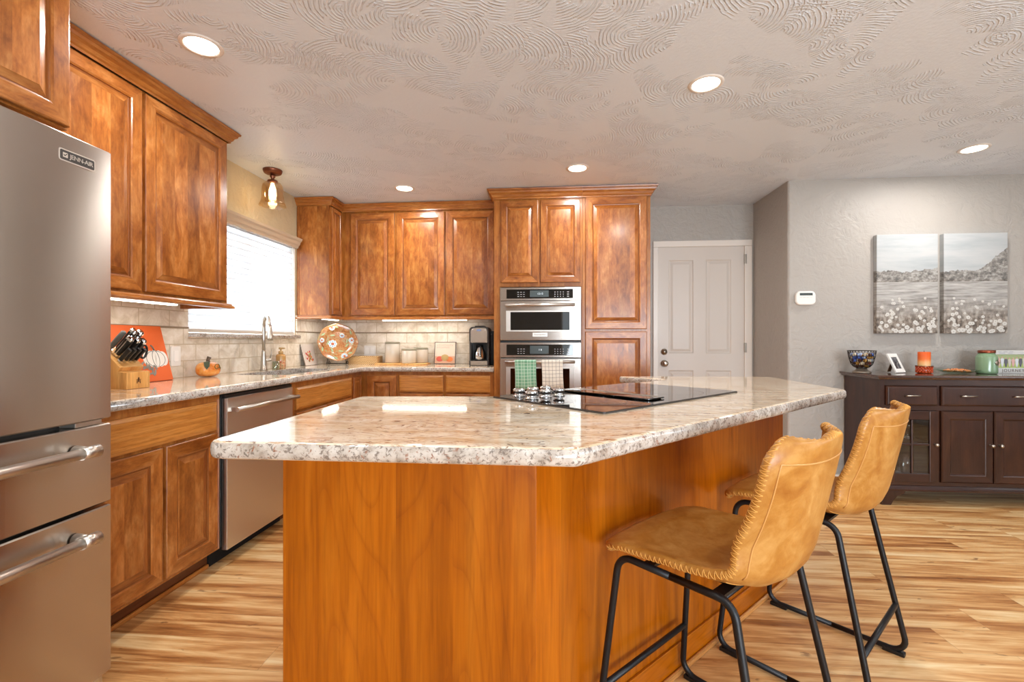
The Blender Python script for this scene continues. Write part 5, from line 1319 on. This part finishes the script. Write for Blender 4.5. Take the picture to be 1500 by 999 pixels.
towel('green checked towel hanging over the lower oven handle', -.309, -.132, .745, check('green_check_cotton', '#6fa583', '#cfe0cf', .026, .11, '#8dbb9b'))
towel('white towel with a dark grid hanging over the lower oven handle', -.090, .088, .750, check('white_grid_cotton', '#e3dccf', '#5f574f', .0295, .075))

# ------------------------------------------------------------------ lamps
def downlight(label, x, y, first=[None]):
    if first[0] is None:
        t = thing('recessed_downlight', label, 'ceiling light', (x, y, ZC), 'recessed ceiling lights')
        obj('trim_ring', MB().lathe([(.064, -.0005), (.064, -.004), (.070, -.007), (.082, -.004), (.084, -.0005)], (0, 0, 0), 48, caps=False), 'white_trim', t, world=False)
        obj('lens', MB().lathe([(.0635, -.001), (.0635, -.0035), (.001, -.0036)], (0, 0, 0), 40, sm=False), 'lamp_lens', t, world=False)
        first[0] = t
        area('downlight_lamp', (0, 0, -.012), (0, 0, 0), .12, .12, DOWN_W, DOWN_COL, 'DISK', t)
        return t
    return dup(first[0], (x, y, ZC), None, label)
downlight('lit recessed ceiling light above the left wall cabinet', -1.505, 1.876)
downlight('lit recessed ceiling light over the middle of the island', .757, 2.370)
downlight('lit recessed ceiling light in front of the tall oven cabinet', .185, 3.444)
downlight('lit recessed ceiling light in front of the back wall cabinets', -1.226, 3.773)
downlight('lit recessed ceiling light above the dark sideboard', 2.779, 3.322)
downlight('unseen recessed ceiling light added overhead on the kitchen side', -1.15, .55); downlight('unseen recessed ceiling light added overhead on the dining side', 2.6, .9); downlight('unseen recessed ceiling light added overhead in the middle', .75, .1)  # three out-of-view lamps added to brighten the aisle and room
# lamp over the sink
t = thing('ceiling_lamp', 'copper ceiling lamp with a bell glass shade above the sink', 'ceiling light', (-2.075, 3.29, ZC))
obj('canopy', MB().lathe([(.066, 0), (.066, -.008), (.060, -.024), (.050, -.030), (.020, -.034), (.001, -.034)], (0, 0, 0), 36), 'bronze', t, world=False)
obj('stem', MB().lathe([(.017, -.0345), (.019, -.05), (.012, -.062), (.012, -.070), (.034, -.078), (.038, -.090), (.036, -.096), (.001, -.096)], (0, 0, 0), 28), 'bronze', t, world=False)
obj('lamp_shade', MB().lathe([(.034, -.090), (.055, -.098), (.068, -.118), (.073, -.150), (.074, -.20), (.078, -.235), (.092, -.268)], (0, 0, 0), 44, caps=False), 'shade_glass', t, world=False, solid=.003, recalc=False)
obj('bulb', MB().lathe([(.010, -.100), (.013, -.115), (.024, -.150), (.026, -.19), (.018, -.215), (.001, -.222)], (0, 0, 0), 20), 'bulb', t, world=False)
pl_ = bpy.data.lights.new('bulb_light', 'POINT'); pl_.energy = 1.0; pl_.color = (1, .80, .52); pl_.shadow_soft_size = .03
po = bpy.data.objects.new('bulb_light', pl_); COL.objects.link(po); po.location = (0, 0, -.245); po.parent = t
# under-cabinet light strips
def strip(label, x0, x1, y0, y1, pw_):
    cx, cy = (x0 + x1) / 2, (y0 + y1) / 2; t = thing('light_strip', label, 'cabinet light', (cx, cy, 1.36), 'under-cabinet light strips')
    obj('housing', MB().box(x0, x1, y0, y1, 1.338, 1.3598), 'white_plastic', t); obj('diffuser', MB().box(x0 + .006, x1 - .006, y0 + .006, y1 - .006, 1.330, 1.3378), 'strip_lens', t)
    area('strip_lamp', (0, 0, -.034), (0, 0, 0), x1 - x0 - .012, y1 - y0 - .012, pw_, STRIP_COL, 'RECTANGLE', t)
strip('lit strip light under the wall cabinet left of the window', -2.07, -2.03, 1.75, 2.37, STRIP_W)
strip('lit strip light under the corner wall cabinet above the platter', -2.07, -2.03, 4.00, 4.29, STRIP_W * .6)
strip('lit strip light under the back wall cabinet above the canisters', -1.62, -.80, 4.30, 4.34, STRIP_W * 1.3)
